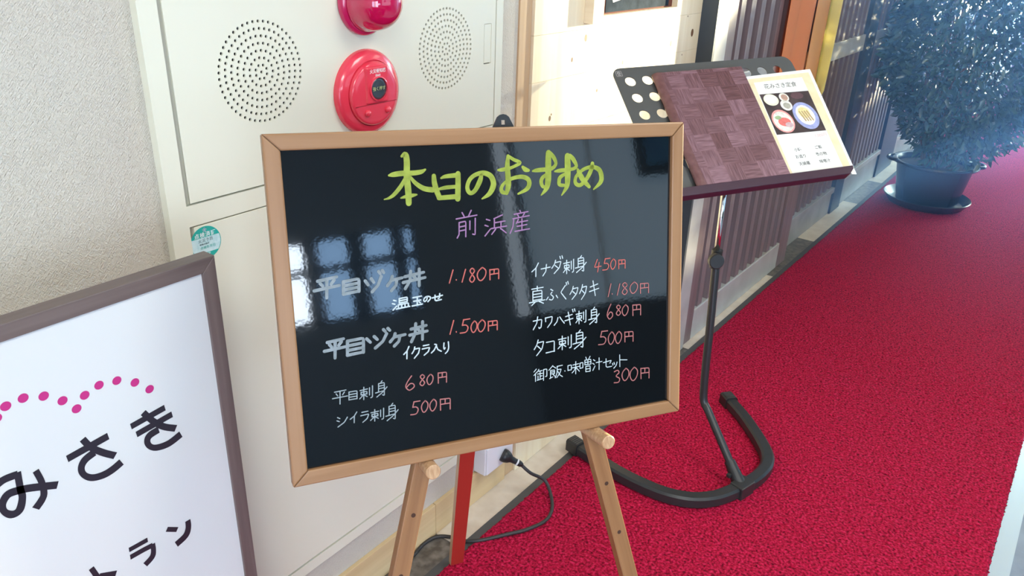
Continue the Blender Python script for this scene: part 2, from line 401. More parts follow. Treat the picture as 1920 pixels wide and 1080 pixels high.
# bays further along
bays = [(3.68, 4.56, .16), (4.74, 5.555, .19), (5.99, 7.0, .19), (7.16, 8.1, .19), (8.26, 9.4, .19)]
for a, b, zb in bays:
    MB().box((-.045, a, 0), (.0, b, zb - .03)).build('plinth_board', M_PLINTH, lat, bevel=.002)
    MB().box((-.045, a, zb - .03), (.012, b, zb)).build('rail', M_PALE if a > 4.6 else M_PLINTH, lat, bevel=.002)
    for z0, z1 in ((.912, .994), (2.05, 2.15)):
        MB().box((-.04, a, z0), (.003, b, z1)).build('rail', M_PALE, lat, bevel=.002)
    slats(a, b, -.004, zb, .912, .085, .034, .03); slats(a, b, -.004, .994, 2.05, .085, .034, .03)
for a, b in ((4.56, 4.74), (5.555, 5.99), (7.0, 7.16), (8.1, 8.26)):
    MB().box((-.045, a, 0), (.012, b, 2.75)).build('post', M_JAMB, lat, bevel=.003)

# ceiling, far, back and opposite walls with windows and added light openings
structure(MB().box((-.12, -3.1, 2.75), (4.4, 9.7, 2.85)).build('ceiling', M_CEIL))
for k, (x, y) in enumerate(CEIL):
    o = bpy.data.objects.new('ceiling_light', None); COL.objects.link(o); o.location = (x, y, 2.74)
    o['label'] = ['flat white ceiling panel lamp over the menu board, nearest the entrance', 'flat white ceiling panel lamp over the music stand', 'flat white ceiling panel lamp beside the banner', 'flat white ceiling panel lamp beyond the plant'][k]; o['category'] = 'ceiling light'; o['group'] = 'ceiling lamps of the corridor'
    MB().box((-.62, -.47, -.02), (.62, .47, .005)).build('housing', mat('lamp_housing', (.8, .8, .8), .5), o)
def wall_with_openings(name, plane, lo, hi, ops, th, m):
    """plane 'x' or 'y' at coordinate lo->lo+th; ops = (a0,a1,z0,z1) openings between a range"""
    a0, a1 = hi; cuts = sorted(ops); mb = MB(); prev = a0
    def bx(p, q, z0, z1):
        if plane == 'x': mb.box((lo, p, z0), (lo + th, q, z1))
        else: mb.box((p, lo, z0), (q, lo + th, z1))
    for (p, q, z0, z1) in cuts:
        bx(prev, p, -.02, 2.75); bx(p, q, -.02, z0); bx(p, q, z1, 2.75); prev = q
    bx(prev, a1, -.02, 2.75)
    return structure(mb.build(name, m))
SW = (-1.25, -.20, .94, 1.47)
wall_with_openings('wall_right', 'x', 4.2, (-3.0, 9.6), [(-2.85, -1.45, .1, 2.2), SW, (.50, 3.9, .80, 2.35)], .1, mat('dim_wall', (.16, .19, .22), .8))  # outer openings are added for the side fill and the glowing panes
wall_with_openings('wall_far', 'y', 9.5, (.9, 4.2), [(.95, 4.1, .85, 2.62)], .1, M_WHITE_WALL)
wall_with_openings('wall_back', 'y', -3.1, (-.12, 4.3), [(2.4, 3.6, .1, 2.0)], .1, M_WHITE_WALL)  # opening added to let fill light in from the back
w5 = root_structure('window_5')
for a in (2.4, 2.98, 3.56): MB().box((a, -3.09, .1), (a + .04, -3.03, 2.0)).build('mullion', M_JAMB, w5)
w1 = root_structure('window_1')
for a, b in ((-1.25, -1.22), (-.925, -.845), (-.635, -.54), (-.345, -.275), (-.215, -.20)):
    MB().box((4.17, a, SW[2]), (4.27, b, SW[3])).build('mullion', M_JAMB, w1)
for a, b in ((.94, .955), (1.255, 1.30), (1.455, 1.47)):
    MB().box((4.18, -1.25, a), (4.26, -.20, b)).build('transom', M_JAMB, w1)
w2 = root_structure('window_2')
for a in (.95, 2.02, 3.09, 4.05):
    MB().box((a, 9.5, .85), (a + .05, 9.58, 2.62)).build('mullion', M_JAMB, w2)
for a in (.85, 2.57):
    MB().box((.95, 9.5, a), (4.1, 9.58, a + .05)).build('transom', M_JAMB, w2)
# glowing panes added opposite to brighten the corridor and the board's reflection
def glow(name, col, st):
    m = bpy.data.materials.new(name); t, b = nt(m); b.inputs['Base Color'].default_value = (.6, .6, .6, 1); b.inputs['Roughness'].default_value = .5
    b.inputs['Emission Color'].default_value = (*col, 1); b.inputs['Emission Strength'].default_value = st; return m
M_GLOW = glow('frosted_daylit_glass', (.46, .74, 1.0), 1.1); M_GLOW2 = glow('frosted_daylit_glass_bright', (.66, .83, 1.0), 2.0)
w6 = root_structure('window_6')  # frame of the opening added for the side fill lamp
for a in (-2.85, -2.17, -1.49): MB().box((4.2, a, .1), (4.27, a + .04, 2.2)).build('mullion', M_JAMB, w6)
w3 = root_structure('window_3')
MB().box((4.24, .50, .80), (4.25, 3.9, 2.35)).build('frosted_pane', M_GLOW, w3)
for a in (.93, 1.75, 2.6, 3.4): MB().box((4.20, a, .80), (4.24, a + .02, 2.35)).build('mullion', M_WHITE_WALL, w3)
w4 = root_structure('window_4')
MB().box((4.185, .375, .80), (4.199, .455, 2.35)).build('frosted_pane', M_GLOW2, w4)  # glowing strip added in place of the mirrored pale pillar
# unseen screen added to keep the sun off the cabinet
structure(MB().box((1.62, 6.0, 0), (2.35, 6.2, 2.75)).build('trim_4', M_WHITE_WALL), 'partition on the window side of the corridor')
# dark dado and a dark framed picture on the opposite side (seen mirrored in the board)
structure(MB().box((4.08, .46, 0), (4.2, 3.9, .79)).build('trim_3', mat('dark_dado', (.05, .05, .055), .6)))
pf = thing('wall_picture', 'dark framed blue picture on the opposite wall, seen mirrored in the menu board', 'picture', loc=(4.19, 1.56, 1.72))
MB().box((-.03, -.34, -.20), (0, .34, .20)).build('frame', M_DARK, pf)
MB().box((-.034, -.28, -.14), (-.03, .28, .14)).build('print', mat('blue_print', (.03, .16, .36), .4, vary=(5, (.06, .3, .5), 1)), pf)

# ================================================================ CARPET
cp = thing('red_carpet', 'long crimson shaggy runner carpet with grey rubber edge along the corridor', 'carpet', loc=(0, 0, 0))
def carpet_part(y0, y1, cell):
    nx = int(1.075 / cell); ny = int((y1 - y0) / cell); mb = MB()
    for j in range(ny + 1):
        for i in range(nx + 1):
            x = .112 + 1.075 * i / nx; yy = y0 + (y1 - y0) * j / ny
            h = noise.noise(Vector((x * 95, yy * 95, 0))) * .0035 + noise.noise(Vector((x * 210, yy * 210, 5))) * .002
            e = 0
            if i in (0, nx): x += noise.noise(Vector((yy * 120, i, 1))) * .006; e = -.008
            mb.v.append((x + noise.noise(Vector((x * 150, yy * 150, 9))) * .0025, yy, .013 + h + e))
    n = nx + 1
    mb.f = [(j * n + i, j * n + i + 1, (j + 1) * n + i + 1, (j + 1) * n + i) for j in range(ny) for i in range(nx)]
    mb.mi = [0] * len(mb.f)
    return mb
carpet_near = carpet_part(.7, 3.7, .0055).build('pile', M_CARPET, cp, smooth=True); carpet_near['kind'] = 'stuff'
o = carpet_part(3.7, 5.2, .0075).build('pile', M_CARPET, cp, smooth=True); o['kind'] = 'stuff'
o = carpet_part(5.2, 9.4, .02).build('pile', M_CARPET, cp, smooth=True); o['kind'] = 'stuff'
MB().box((.112, -2.5, .0), (1.187, .7, .013)).build('pile', M_CARPET, cp)['kind'] = 'stuff'
MB().box((.088, -2.5, -.001), (.128, 9.4, .0045)).build('edge_strip', M_TRIMG, cp, label='grey rubber edge strip')

# ================================================================ HYDRANT CABINET
cb = thing('hydrant_cabinet', 'large cream steel fire hydrant cabinet with two round speaker grilles, set on the wall', 'cabinet', mw=on_wall(0, 0, 0))
Y0, Y1 = .590, 1.402; Z0, Z1 = .184, 1.78
UD = (.620, 1.043, 1.379, 1.72); LD = (.620, .211, 1.379, 1.0096)
rect = lambda a, b, c, d: [(a, b), (c, b), (c, d), (a, d)]
plate('cabinet_frame', rect(Y0, Z0, Y1, Z1), [rect(*UD), rect(*LD)], .016, M_CAB, cb, .008)
MB().box((Y0 + .002, Z0 + .002, .0002), (Y1 - .002, Z1 - .002, .0085)).build('back_plate', M_CABIN, cb)
def rings(cy, cz, R):
    h = [circ(cy, cz, .0026, 8)]
    for k in range(1, 8):
        n = 7 * k + 1
        h += [circ(cy + R * k / 7 * math.cos(2 * PI * i / n + .4 * k), cz + R * k / 7 * math.sin(2 * PI * i / n + .4 * k), .0026, 8) for i in range(n)]
    return h
SLOT = rrect(1.339, 1.179, 1.364, 1.261, .002, 2)
ud = plate('upper_door', rect(UD[0] + .0075, UD[1] + .0028, UD[2] - .0018, UD[3] - .002), rings(.780, 1.226, .0765) + rings(1.219, 1.2216, .0765) + [SLOT], .003, M_CAB, cb, .0135)
MB().prism(circ(.780, 1.226, .085, 32), .0088, .0095).build('grille_cavity', M_DARK, ud)
MB().prism(circ(1.219, 1.2216, .085, 32), .0088, .0095).build('grille_cavity', M_DARK, ud)
MB().box((1.338, 1.178, .0087), (1.365, 1.262, .0092)).build('handle_recess', mat('recess_grey', (.10, .10, .10), .6), ud)
MB().box((1.3415, 1.1808, .009), (1.3645, 1.2602, .0140)).build('door_handle', M_CAB, ud, bevel=.0008, label='flush pull handle in the door')
ld = MB().box((LD[0] + .0075, LD[1] + .003, .009), (LD[2] - .0018, LD[3] - .0028, .015)).build('lower_door', M_CAB, cb, bevel=.0008)
# sticker
st = MB().prism(circ(.6445, .9775, .0268, 40), .015, .0153).build('inspection_sticker', mat('sticker_blue_white', (.62, .80, .82), .4, vary=(160, (.48, .70, .73), 1)), cb, label='round green and pale blue inspection sticker')
def seg_cap(cy, cz, R, h, top, n=20):
    a = math.acos(h / R); s = 1 if top else -1
    return [(cy + R * math.sin(-a + 2 * a * i / n), cz + s * R * math.cos(-a + 2 * a * i / n)) for i in range(n + 1)]
M_TEAL = mat('sticker_green', (.02, .40, .34), .4)
MB().prism(seg_cap(.6445, .9775, .0268, .009, True), .0153, .0154).build('green_band', M_TEAL, st)
MB().prism(seg_cap(.6445, .9775, .0268, .0165, False), .0153, .0154).build('green_band', M_TEAL, st)
ring = MB(); C1, C2 = circ(.6445, .9775, .0270, 40), circ(.6445, .9775, .0260, 40)
ring.add([(a, b, .01545) for a, b in C1] + [(a, b, .01545) for a, b in C2], [(i, (i + 1) % 40, 40 + (i + 1) % 40, 40 + i) for i in range(40)])
ring.build('rim', M_TEAL, st)
M_STW = mat('sticker_white', (.75, .85, .85), .4); M_STG = mat('sticker_ink', (.08, .16, .18), .4)
glyphs('lettering', '点検済証', .0088, M_STW, st, (.6445, .9905, .0155), fat=.00015, spacing=1.2)
glyphs('emblem', '❀', .009, mat('sticker_lilac', (.5, .5, .62), .4), st, (.6445, .9985, .01555))
glyphs('lettering', '火災予防', .0062, M_STG, st, (.6445, .9815, .0155), spacing=1.15)
glyphs('lettering', '設備点検済', .0034, M_STG, st, (.6415, .9755, .0155))
glyphs('lettering', '点検年月日', .0055, M_TEAL, st, (.647, .9695, .0155))
glyphs('lettering', '保守', .006, M_STW, st, (.6445, .9575, .0155))

# alarm push button
al = thing('fire_alarm_button', 'round red fire alarm call point with dark push button, mounted below the red lamp', 'alarm', mw=on_wall(.015, .9985, 1.1665))
MB().lathe([(.0755, 0), (.0755, .006), (.073, .012), (.066, .0165), (.0585, .019), (.0575, .0165), (.0565, .0165), (.0565, .023), (.0545, .026), (.052, .0272), (.044, .0285), (0, .0285)], 72).build('housing', M_RED, al, smooth='auto')
def bulge(x0, x1, x2, x3, y0, y1, z0, z1):
    return [(x0, y0, z0), (x1, y0, z0), (x1, y1, z0), (x0, y1, z0), (x2, y0 + .002, z1), (x3, y0 + .002, z1), (x3, y1 - .002, z1), (x2, y1 - .002, z1)]
BF = [(0, 3, 2, 1), (4, 5, 6, 7), (0, 1, 5, 4), (1, 2, 6, 5), (2, 3, 7, 6), (3, 0, 4, 7)]
MB().add(bulge(-.030, .030, -.024, .024, -.016, .050, .022, .0335), BF).build('button_surround', M_RED, al, bevel=.0018)
MB().box((-.050, -.0172, .0255), (.050, -.0165, .0290)).build('seam', mat('red_shadow_line', (.35, .01, .02), .5), al)
for sx in (-.024, .026):
    MB().lathe([(0, .0345), (.004, .034), (.0062, .031), (.0068, .027)], 20, (sx, -.031)).build('screw_boss', M_RED, al, smooth=True)
MB().lathe([(.0218, .0325), (.0218, .036), (.0195, .0368), (.0188, .0325)], 40, (.0, .0105)).build('button_ring', M_RED, al, smooth='auto')
MB().lathe([(.0188, .0330), (.0188, .0350), (.014, .0343), (0, .0340)], 40, (.0, .0105)).build('push_button', mat('smoked_button', (.045, .055, .07), .2, coat=.5), al, smooth=True, label='dark smoked push button')
glyphs('lettering', '火災報知機', .0078, mat('alarm_white', (.85, .8, .8), .5), al, (.0, .041, .0337), fat=.0001)
glyphs('lettering', '発信機', .0042, mat('alarm_white', (.85, .8, .8), .5), al, (.0, .0335, .0337), fat=.0001)
glyphs('lettering', '強く押す', .0078, mat('alarm_yellow', (.55, .62, .25), .5), al, (.0, .0105, .0357))
# lamp
lp = thing('alarm_lamp', 'red glass dome warning lamp at the top of the cabinet, above the call point', 'lamp', mw=on_wall(.015, .999, 1.322))
MB().lathe([(.0565, 0), (.0575, .004), (.0565, .010), (.054, .013), (.051, .0155)], 64).build('lamp_base', mat('red_lamp_base', (.50, .012, .09), .18, coat=.6), lp, smooth=True)
dome = [(.051, .0155), (.0495, .019), (.048, .022)] + [(.048 * math.cos(t) ** .75, .022 + .055 * math.sin(t)) for t in [i * PI / 2 / 14 for i in range(1, 14)]] + [(0, .077)]
MB().lathe(dome, 64).build('lens', M_LENS, lp, smooth=True)
MB().lathe([(.018, .012), (.022, .022), (.020, .045), (.010, .055), (0, .056)], 24).build('bulb', mat('bulb_reflector', (.9, .05, .12), .2), lp, smooth=True)

# ================================================================ PICTURE ON PINE, OUTLET, CORD, BANNER
pc = thing('framed_picture', 'pale wooden box frame with a dark photograph hung high on the pine wall', 'picture', mw=on_wall(.012, 0, 0))
F0, F1, ZB, ZT = 1.735, 2.215, 1.236, 1.62
MB().box((F0, ZB, 0), (F0 + .05, ZT, .026)).build('frame_rail', M_PINE, pc, bevel=.001)
MB().box((F1 - .02, ZB, 0), (F1, ZT, .026)).build('frame_rail', M_PINE, pc, bevel=.001)
MB().box((F0 + .05, ZB, 0), (F1 - .02, ZB + .017, .026)).build('frame_rail', M_PINE, pc, bevel=.001)
MB().box((F0 + .05, ZT - .02, 0), (F1 - .02, ZT, .026)).build('frame_rail', M_PINE, pc, bevel=.001)
MB().box((F0 + .05, ZB + .017, .004), (F1 - .02, ZT - .02, .008)).build('mount', mat('brown_mount', (.16, .06, .045), .8, spec=.05), pc)
ph = MB().box((F0 + .085, ZB + .021, .008), (F1 - .045, ZT - .03, .0095)).build('photograph', mat('dark_photo', (.012, .022, .036), .85, spec=.05, vary=(28, (.03, .045, .065), 1)), pc)
hill = [(F0 + .12 + .27 * t / 10, 1.2795 + .012 * math.sin(PI * t / 10)) for t in range(11)] + [(F0 + .40, 1.31), (F0 + .10, 1.31)]
MB().prism(hill, .0095, .0098).build('pale_shape', M_WHITEPAPER, ph)

ou = thing('power_outlet', 'white surface mounted socket box low on the wall beside the baseboard end', 'socket', mw=on_wall(0, 0, 0))
MB().box((1.347, .1, 0), (1.468, .190, .040)).build('box', M_OUTLET, ou, bevel=.003)
MB().box((1.350, .103, .040), (1.465, .187, .0445)).build('cover_plate', M_OUTLET, ou, bevel=.002)
co = thing('extension_cord', 'black power cord with round plug looping from the socket over the carpet edge', 'cord', loc=(0, 0, 0))
P0 = Vector((.0445, 1.415, .137)); P1 = Vector((.098, 1.452, .100)); dv = (P1 - P0).normalized()
mm = dv.to_track_quat('Z', 'Y').to_matrix().to_4x4(); mm.translation = P0
pl = MB().lathe([(.0, 0), (.0165, 0), (.0185, .004), (.0185, .011), (.015, .022), (.0095, .030), (.0080, .044), (.0075, .052)], 28).build('plug', M_BLACKPLA, co, smooth='auto'); pl.matrix_local = mm
rg = MB().lathe([(.0083, .046), (.0092, .0465), (.0092, .0505), (.0083, .051)], 24).build('plug_ring', M_OUTLET, co, smooth='auto', label='white ring on the plug'); rg.matrix_local = mm
sl = MB().lathe([(.0082, .051), (.0088, .052), (.0080, .060), (.005, .066)], 20).build('strain_relief', M_BLACKPLA, co, smooth='auto'); sl.matrix_local = mm
pe = P0 + dv * .060
cp_pts = [tuple(pe), tuple(pe + dv * .03 + Vector((.003, 0, -.012))), (.140, 1.492, .048), (.178, 1.470, .024), (.206, 1.430, .018), (.214, 1.385, .018), (.196, 1.330, .018), (.168, 1.285, .018), (.128, 1.228, .016), (.092, 1.203, .010), (.05, 1.193, .006), (.022, 1.172, .005), (.014, 1.132, .005), (.022, 1.08, .005), (.03, .95, .005), (.05, .75, .005), (.11, .55, .005), (.18, .40, .005), (.17, .30, .03)]
MB().tube(catmull(cp_pts, 6), .0048, 10).build('cable', M_CORD, co, smooth=True)

def fabric(name, col, tr):
    m = bpy.data.materials.new(name); t, b = nt(m); N = t.nodes; L = t.links
    b.inputs['Base Color'].default_value = (*col, 1); b.inputs['Roughness'].default_value = .8
    tl = N.new('ShaderNodeBsdfTranslucent'); tl.inputs[0].default_value = (*col, 1)
    mx = N.new('ShaderNodeMixShader'); mx.inputs[0].default_value = tr
    L.new(b.outputs[0], mx.inputs[1]); L.new(tl.outputs[0], mx.inputs[2]); L.new(mx.outputs[0], N['Material Output'].inputs[0]); return m
no = thing('noren_banner', 'orange and yellow hanging cloth banner in front of the lattice wall', 'banner', loc=(.1, 3.5, 0))
def cloth(pts, z0, z1, m, n=24):
    mb = MB(); P = catmull(pts, 5); k = len(P)
    for j in range(n + 1):
        z = z0 + (z1 - z0) * j / n
        for i, (x, y) in enumerate(P):
            f = 1 + .25 * math.sin(z * 3 + i * .3)
            mb.v.append(((x - .06) * f + .06, y + .012 * math.sin(z * 4 + 1), z + (.02 * math.sin(i * .9) if j == 0 else 0)))
    mb.f = [(j * k + i, j * k + i + 1, (j + 1) * k + i + 1, (j + 1) * k + i) for j in range(n) for i in range(k - 1)]; mb.mi = [0] * len(mb.f)
    o = mb.build('cloth', m, no, smooth=True); o.location = (-.1, -3.5, 0)
    s = o.modifiers.new('thickness', 'SOLIDIFY'); s.thickness = .0012
    return o
o = cloth([(.080, 3.06), (.095, 3.13), (.070, 3.20), (.085, 3.29), (.066, 3.36), (.064, 3.41)], .80, 2.05, fabric('orange_cloth', (.98, .42, .19), .5)); o['label'] = 'deep orange cloth panel'
o = cloth([(.068, 3.42), (.078, 3.48), (.072, 3.54), (.064, 3.60)], .80, 2.05, fabric('light_orange_cloth', (.98, .58, .26), .5)); o['label'] = 'light orange cloth panel'
o = cloth([(.062, 3.612), (.075, 3.600), (.090, 3.592), (.106, 3.585)], .83, 2.05, fabric('yellow_cloth', (.97, .90, .42), .6)); o['label'] = 'yellow cloth panel'
MB().tube([(-.04, -.48, 2.06), (-.04, .20, 2.06)], .011, 10).build('hanging_rod', M_LATTPOST, no, smooth=True)

# far counter
fc = thing('reception_counter', 'white topped counter at the far end of the corridor behind the plant', 'counter', loc=(.25, 8.9, .014))
MB().box((0, 0, .90), (.9, .5, .94)).build('counter_top', mat('white_counter', (.85, .88, .9), .3), fc, bevel=.004)
MB().box((.04, .04, .70), (.86, .46, .90)).build('apron', mat('blue_grey_panel', (.20, .27, .34), .5), fc)
MB().box((.06, .06, 0), (.84, .46, .70)).build('body', mat('red_brown_panel', (.26, .07, .08), .5), fc)

# ================================================================ LENS GLARE, added as a bluish scatter volume
def glare_box():
    m = bpy.data.materials.new('daylight_haze'); m.use_nodes = True; t = m.node_tree; t.nodes.clear()
    v = t.nodes.new('ShaderNodeVolumeScatter'); o_ = t.nodes.new('ShaderNodeOutputMaterial')
    v.inputs['Color'].default_value = (.12, .33, 1.0, 1); v.inputs['Density'].default_value = GLARE_DENSITY; v.inputs['Anisotropy'].default_value = .55
    t.links.new(v.outputs[0], o_.inputs['Volume'])
    o = MB().box((-.04, 2.9, .001), (4.19, 7.4, 2.7)).build('haze', m); o['kind'] = 'stuff'; o['label'] = 'faint bluish haze in the bright far part of the corridor'
GLARE_DENSITY = .135
glare_box()

# ================================================================ STANDING SIGN
sg = thing('standing_sign', 'white shop sign in a grey-brown wooden frame standing before the cream cabinet', 'sign', mw=on_wall(.2, 0, 0))
SY1, SZ1, SY0, SZ0, FW = .543, 1.038, -.06, .14, .0205
def mitre(name, a, b, c, d, th, m, parent, z=0):
    """a,b outer edge points, c,d inner edge points (counter-clockwise)"""
    return MB().prism([a, b, c, d], z - th, z).build(name, m, parent, bevel=.0012)
mitre('frame_rail', (SY0, SZ1), (SY0 + FW, SZ1 - FW), (SY1 - FW, SZ1 - FW), (SY1, SZ1), .024, M_SIGNWOOD_X, sg)
mitre('frame_rail', (SY0, SZ0), (SY1, SZ0), (SY1 - FW, SZ0 + FW), (SY0 + FW, SZ0 + FW), .024, M_SIGNWOOD_X, sg)
mitre('frame_rail', (SY1, SZ0), (SY1, SZ1), (SY1 - FW, SZ1 - FW), (SY1 - FW, SZ0 + FW), .024, M_SIGNWOOD, sg)
mitre('frame_rail', (SY0, SZ0), (SY0 + FW, SZ0 + FW), (SY0 + FW, SZ1 - FW), (SY0, SZ1), .024, M_SIGNWOOD, sg)
sp = MB().box((SY0 + .01, SZ0 + .01, -.018), (SY1 - .01, SZ1 - .01, -.004)).build('face_panel', M_SIGN, sg)
for yy in (SY0 + .04, SY1 - .04):
    MB().obox((yy, SZ0 + .3, -.028), (yy, -.0, -.13), .03, .018, (1, 0, 0)).build('leg', M_SIGNWOOD, sg)
    MB().obox((yy, SZ0, -.012), (yy, .0, -.012), .03, .018, (1, 0, 0)).build('leg', M_SIGNWOOD, sg)
zt = -.0036
for (yy, zz) in ((.2525, .9294), (.2633 + .001, .9393), (.2832, .9407), (.3042, .9331), (.3226, .9176), (.3357, .8995), (.348, .9127), (.3667, .9182), (.3887, .9144), (.4102, .9015), (.4272, .8833), (.243, .912), (.232, .900), (.214, .893), (.196, .897), (.180, .907)):
    MB().prism(circ(yy, zz, .0058, 20), zt - .0002, zt).build('dot', M_MAGENTA, sg)
SIGNCH={"み":[[23222,84631,978,24297,85001,987,25731,84870,980],[25768,85147,767,25591,82840,770,25562,81632,824,24948,80174,1000,24109,80019,984,23433,80873,728,23443,81937,830,24158,82839,1051,25170,82802,1031,26685,82304,993,29496,80980,1007],[27618,84272,718,27905,82469,735,27845,80792,804,27387,79984,967,26564,79259,1008]],"さ":[[31219,83859,996,36453,84384,1034],[33428,85583,821,34189,83905,849,35481,82339,907,36781,81135,942],[34413,83017,1078,33158,82600,1048,32519,81705,854,32641,80605,757,33502,79625,919,34900,79230,1070,36154,79364,1133,37372,79801,1146]],"き":[[39423,84216,894,44273,84689,924],[39923,82707,911,45095,83203,943],[41310,85422,852,42428,83434,872,43673,81939,929,45270,80810,981],[42911,81879,1055,41598,81657,1065,41120,80919,852,41399,79956,775,42332,79292,949,43968,79056,1076,45822,79548,1119]],"ラ":[[35919,65896,750,38608,65805,765],[35873,64634,835,37726,64574,840,39087,64448,841],[39154,64664,700,39067,63402,759,38674,62548,954,37588,61987,990]],"ン":[[41456,65671,737,42929,64607,747],[44652,65105,822,44566,63892,916,43959,62764,1115,42387,62215,1119]],"ト":[[30860,66513,693,31403,64278,702,32100,61195,715],[31537,64540,881,33660,63409,898]]}

for ch, ss in SIGNCH.items():
    mb = MB()
    for i, q in enumerate(ss):
        pts = [(q[j] / 1e5, q[j + 1] / 1e5, q[j + 2] / 1e5) for j in range(0, len(q), 3)]
        mb.stroke(catmull(pts, 6), 0, zt + i * .00002)
    mb.build('lettering', M_INKBLK, sg)
glyphs('lettering', '花', .066, M_INKBLK, sg, (.180, .826, zt)); glyphs('lettering', 'レ', .05, M_INKBLK, sg, (.20, .645, zt)); glyphs('lettering', 'ス', .05, M_INKBLK, sg, (.258, .645, zt))

# ================================================================ MENU BOARD
U = Vector((.495, .868, -.035)); V = Vector((-.185, .144, .972)); U.normalize(); V = (V - U * U.dot(V)).normalized(); NN = U.cross(V)
BC = Vector((.496, .787, .987))
BM = frame_matrix(U, V, NN, BC)
bd = thing('menu_board', 'glossy black menu board with wooden frame and handwritten menu, resting on the easel pegs', 'menu board', mw=BM)
bw, bh, fw = .300, .2252, .0203
mb_panel = MB().box((-bw + .008, -bh + .008, -.0145), (bw - .008, bh - .008, -.006))
def gloss():
    m = bpy.data.materials.new('glossy_black_board'); t, b = nt(m); N = t.nodes; L = t.links
    b.inputs['Base Color'].default_value = (.0028, .0045, .006, 1); b.inputs['Roughness'].default_value = .045
    b.inputs['IOR'].default_value = 1.62
    tc = N.new('ShaderNodeTexCoord'); n = N.new('ShaderNodeTexNoise'); n.inputs['Scale'].default_value = 170; n.inputs['Detail'].default_value = 1
    bp = N.new('ShaderNodeBump'); bp.inputs['Strength'].default_value = .03; bp.inputs['Distance'].default_value = .0006
    n2 = N.new('ShaderNodeTexNoise'); n2.inputs['Scale'].default_value = 9
    bp2 = N.new('ShaderNodeBump'); bp2.inputs['Strength'].default_value = .05; bp2.inputs['Distance'].default_value = .002
    L.new(tc.outputs['Object'], n.inputs['Vector']); L.new(n.outputs[0], bp.inputs['Height']); L.new(tc.outputs['Object'], n2.inputs['Vector'])
    L.new(n2.outputs[0], bp2.inputs['Height']); L.new(bp2.outputs[0], bp.inputs['Normal']); L.new(bp.outputs[0], b.inputs['Normal']); return m
mb_panel.build('panel', gloss(), bd)
def rail(a, b, c, d, m):
    # bevelled moulding: outer edge, flat, small inner step
    mb = MB().prism([a, b, c, d], -.0185, 0); return mb.build('frame_rail', m, bd, bevel=.0022)
rail((-bw, bh), (-bw + fw, bh - fw), (bw - fw, bh - fw), (bw, bh), M_FRAME_X)
rail((-bw, -bh), (bw, -bh), (bw - fw, -bh + fw), (-bw + fw, -bh + fw), M_FRAME_X)
rail((-bw, -bh), (-bw + fw, -bh + fw), (-bw + fw, bh - fw), (-bw, bh), M_FRAME_Y)
rail((bw, -bh), (bw, bh), (bw - fw, bh - fw), (bw - fw, -bh + fw), M_FRAME_Y)
for x0, y0, x1, y1 in ((-bw, -bh, -bw + fw, -bh + fw), (bw, -bh, bw - fw, -bh + fw), (-bw, bh, -bw + fw, bh - fw), (bw, bh, bw - fw, bh - fw)):
    MB().ribbon([(x0 + (x1 - x0) * .1, y0 + (y1 - y0) * .1, .0006), (x1, y1, .0006)], .00035).build('mitre_joint', mat('joint_line', (.10, .05, .025), .7), bd)
INK = {'lime': mat('ink_lime', (.21, .26, .02), .5, vary=(90, (.30, .36, .04), 1)), 'lilac': mat('ink_lilac', (.27, .13, .27), .5),
       'silver': mat('ink_silver', (.17, .195, .20), .4, metal=.25, vary=(120, (.23, .26, .27), 1)), 'white': mat('ink_white', (.46, .54, .57), .5),
       'grey': mat('ink_grey', (.24, .29, .31), .5), 'red': mat('ink_red', (.46, .10, .08), .5), 'rose': mat('ink_rose', (.36, .12, .115), .5)}
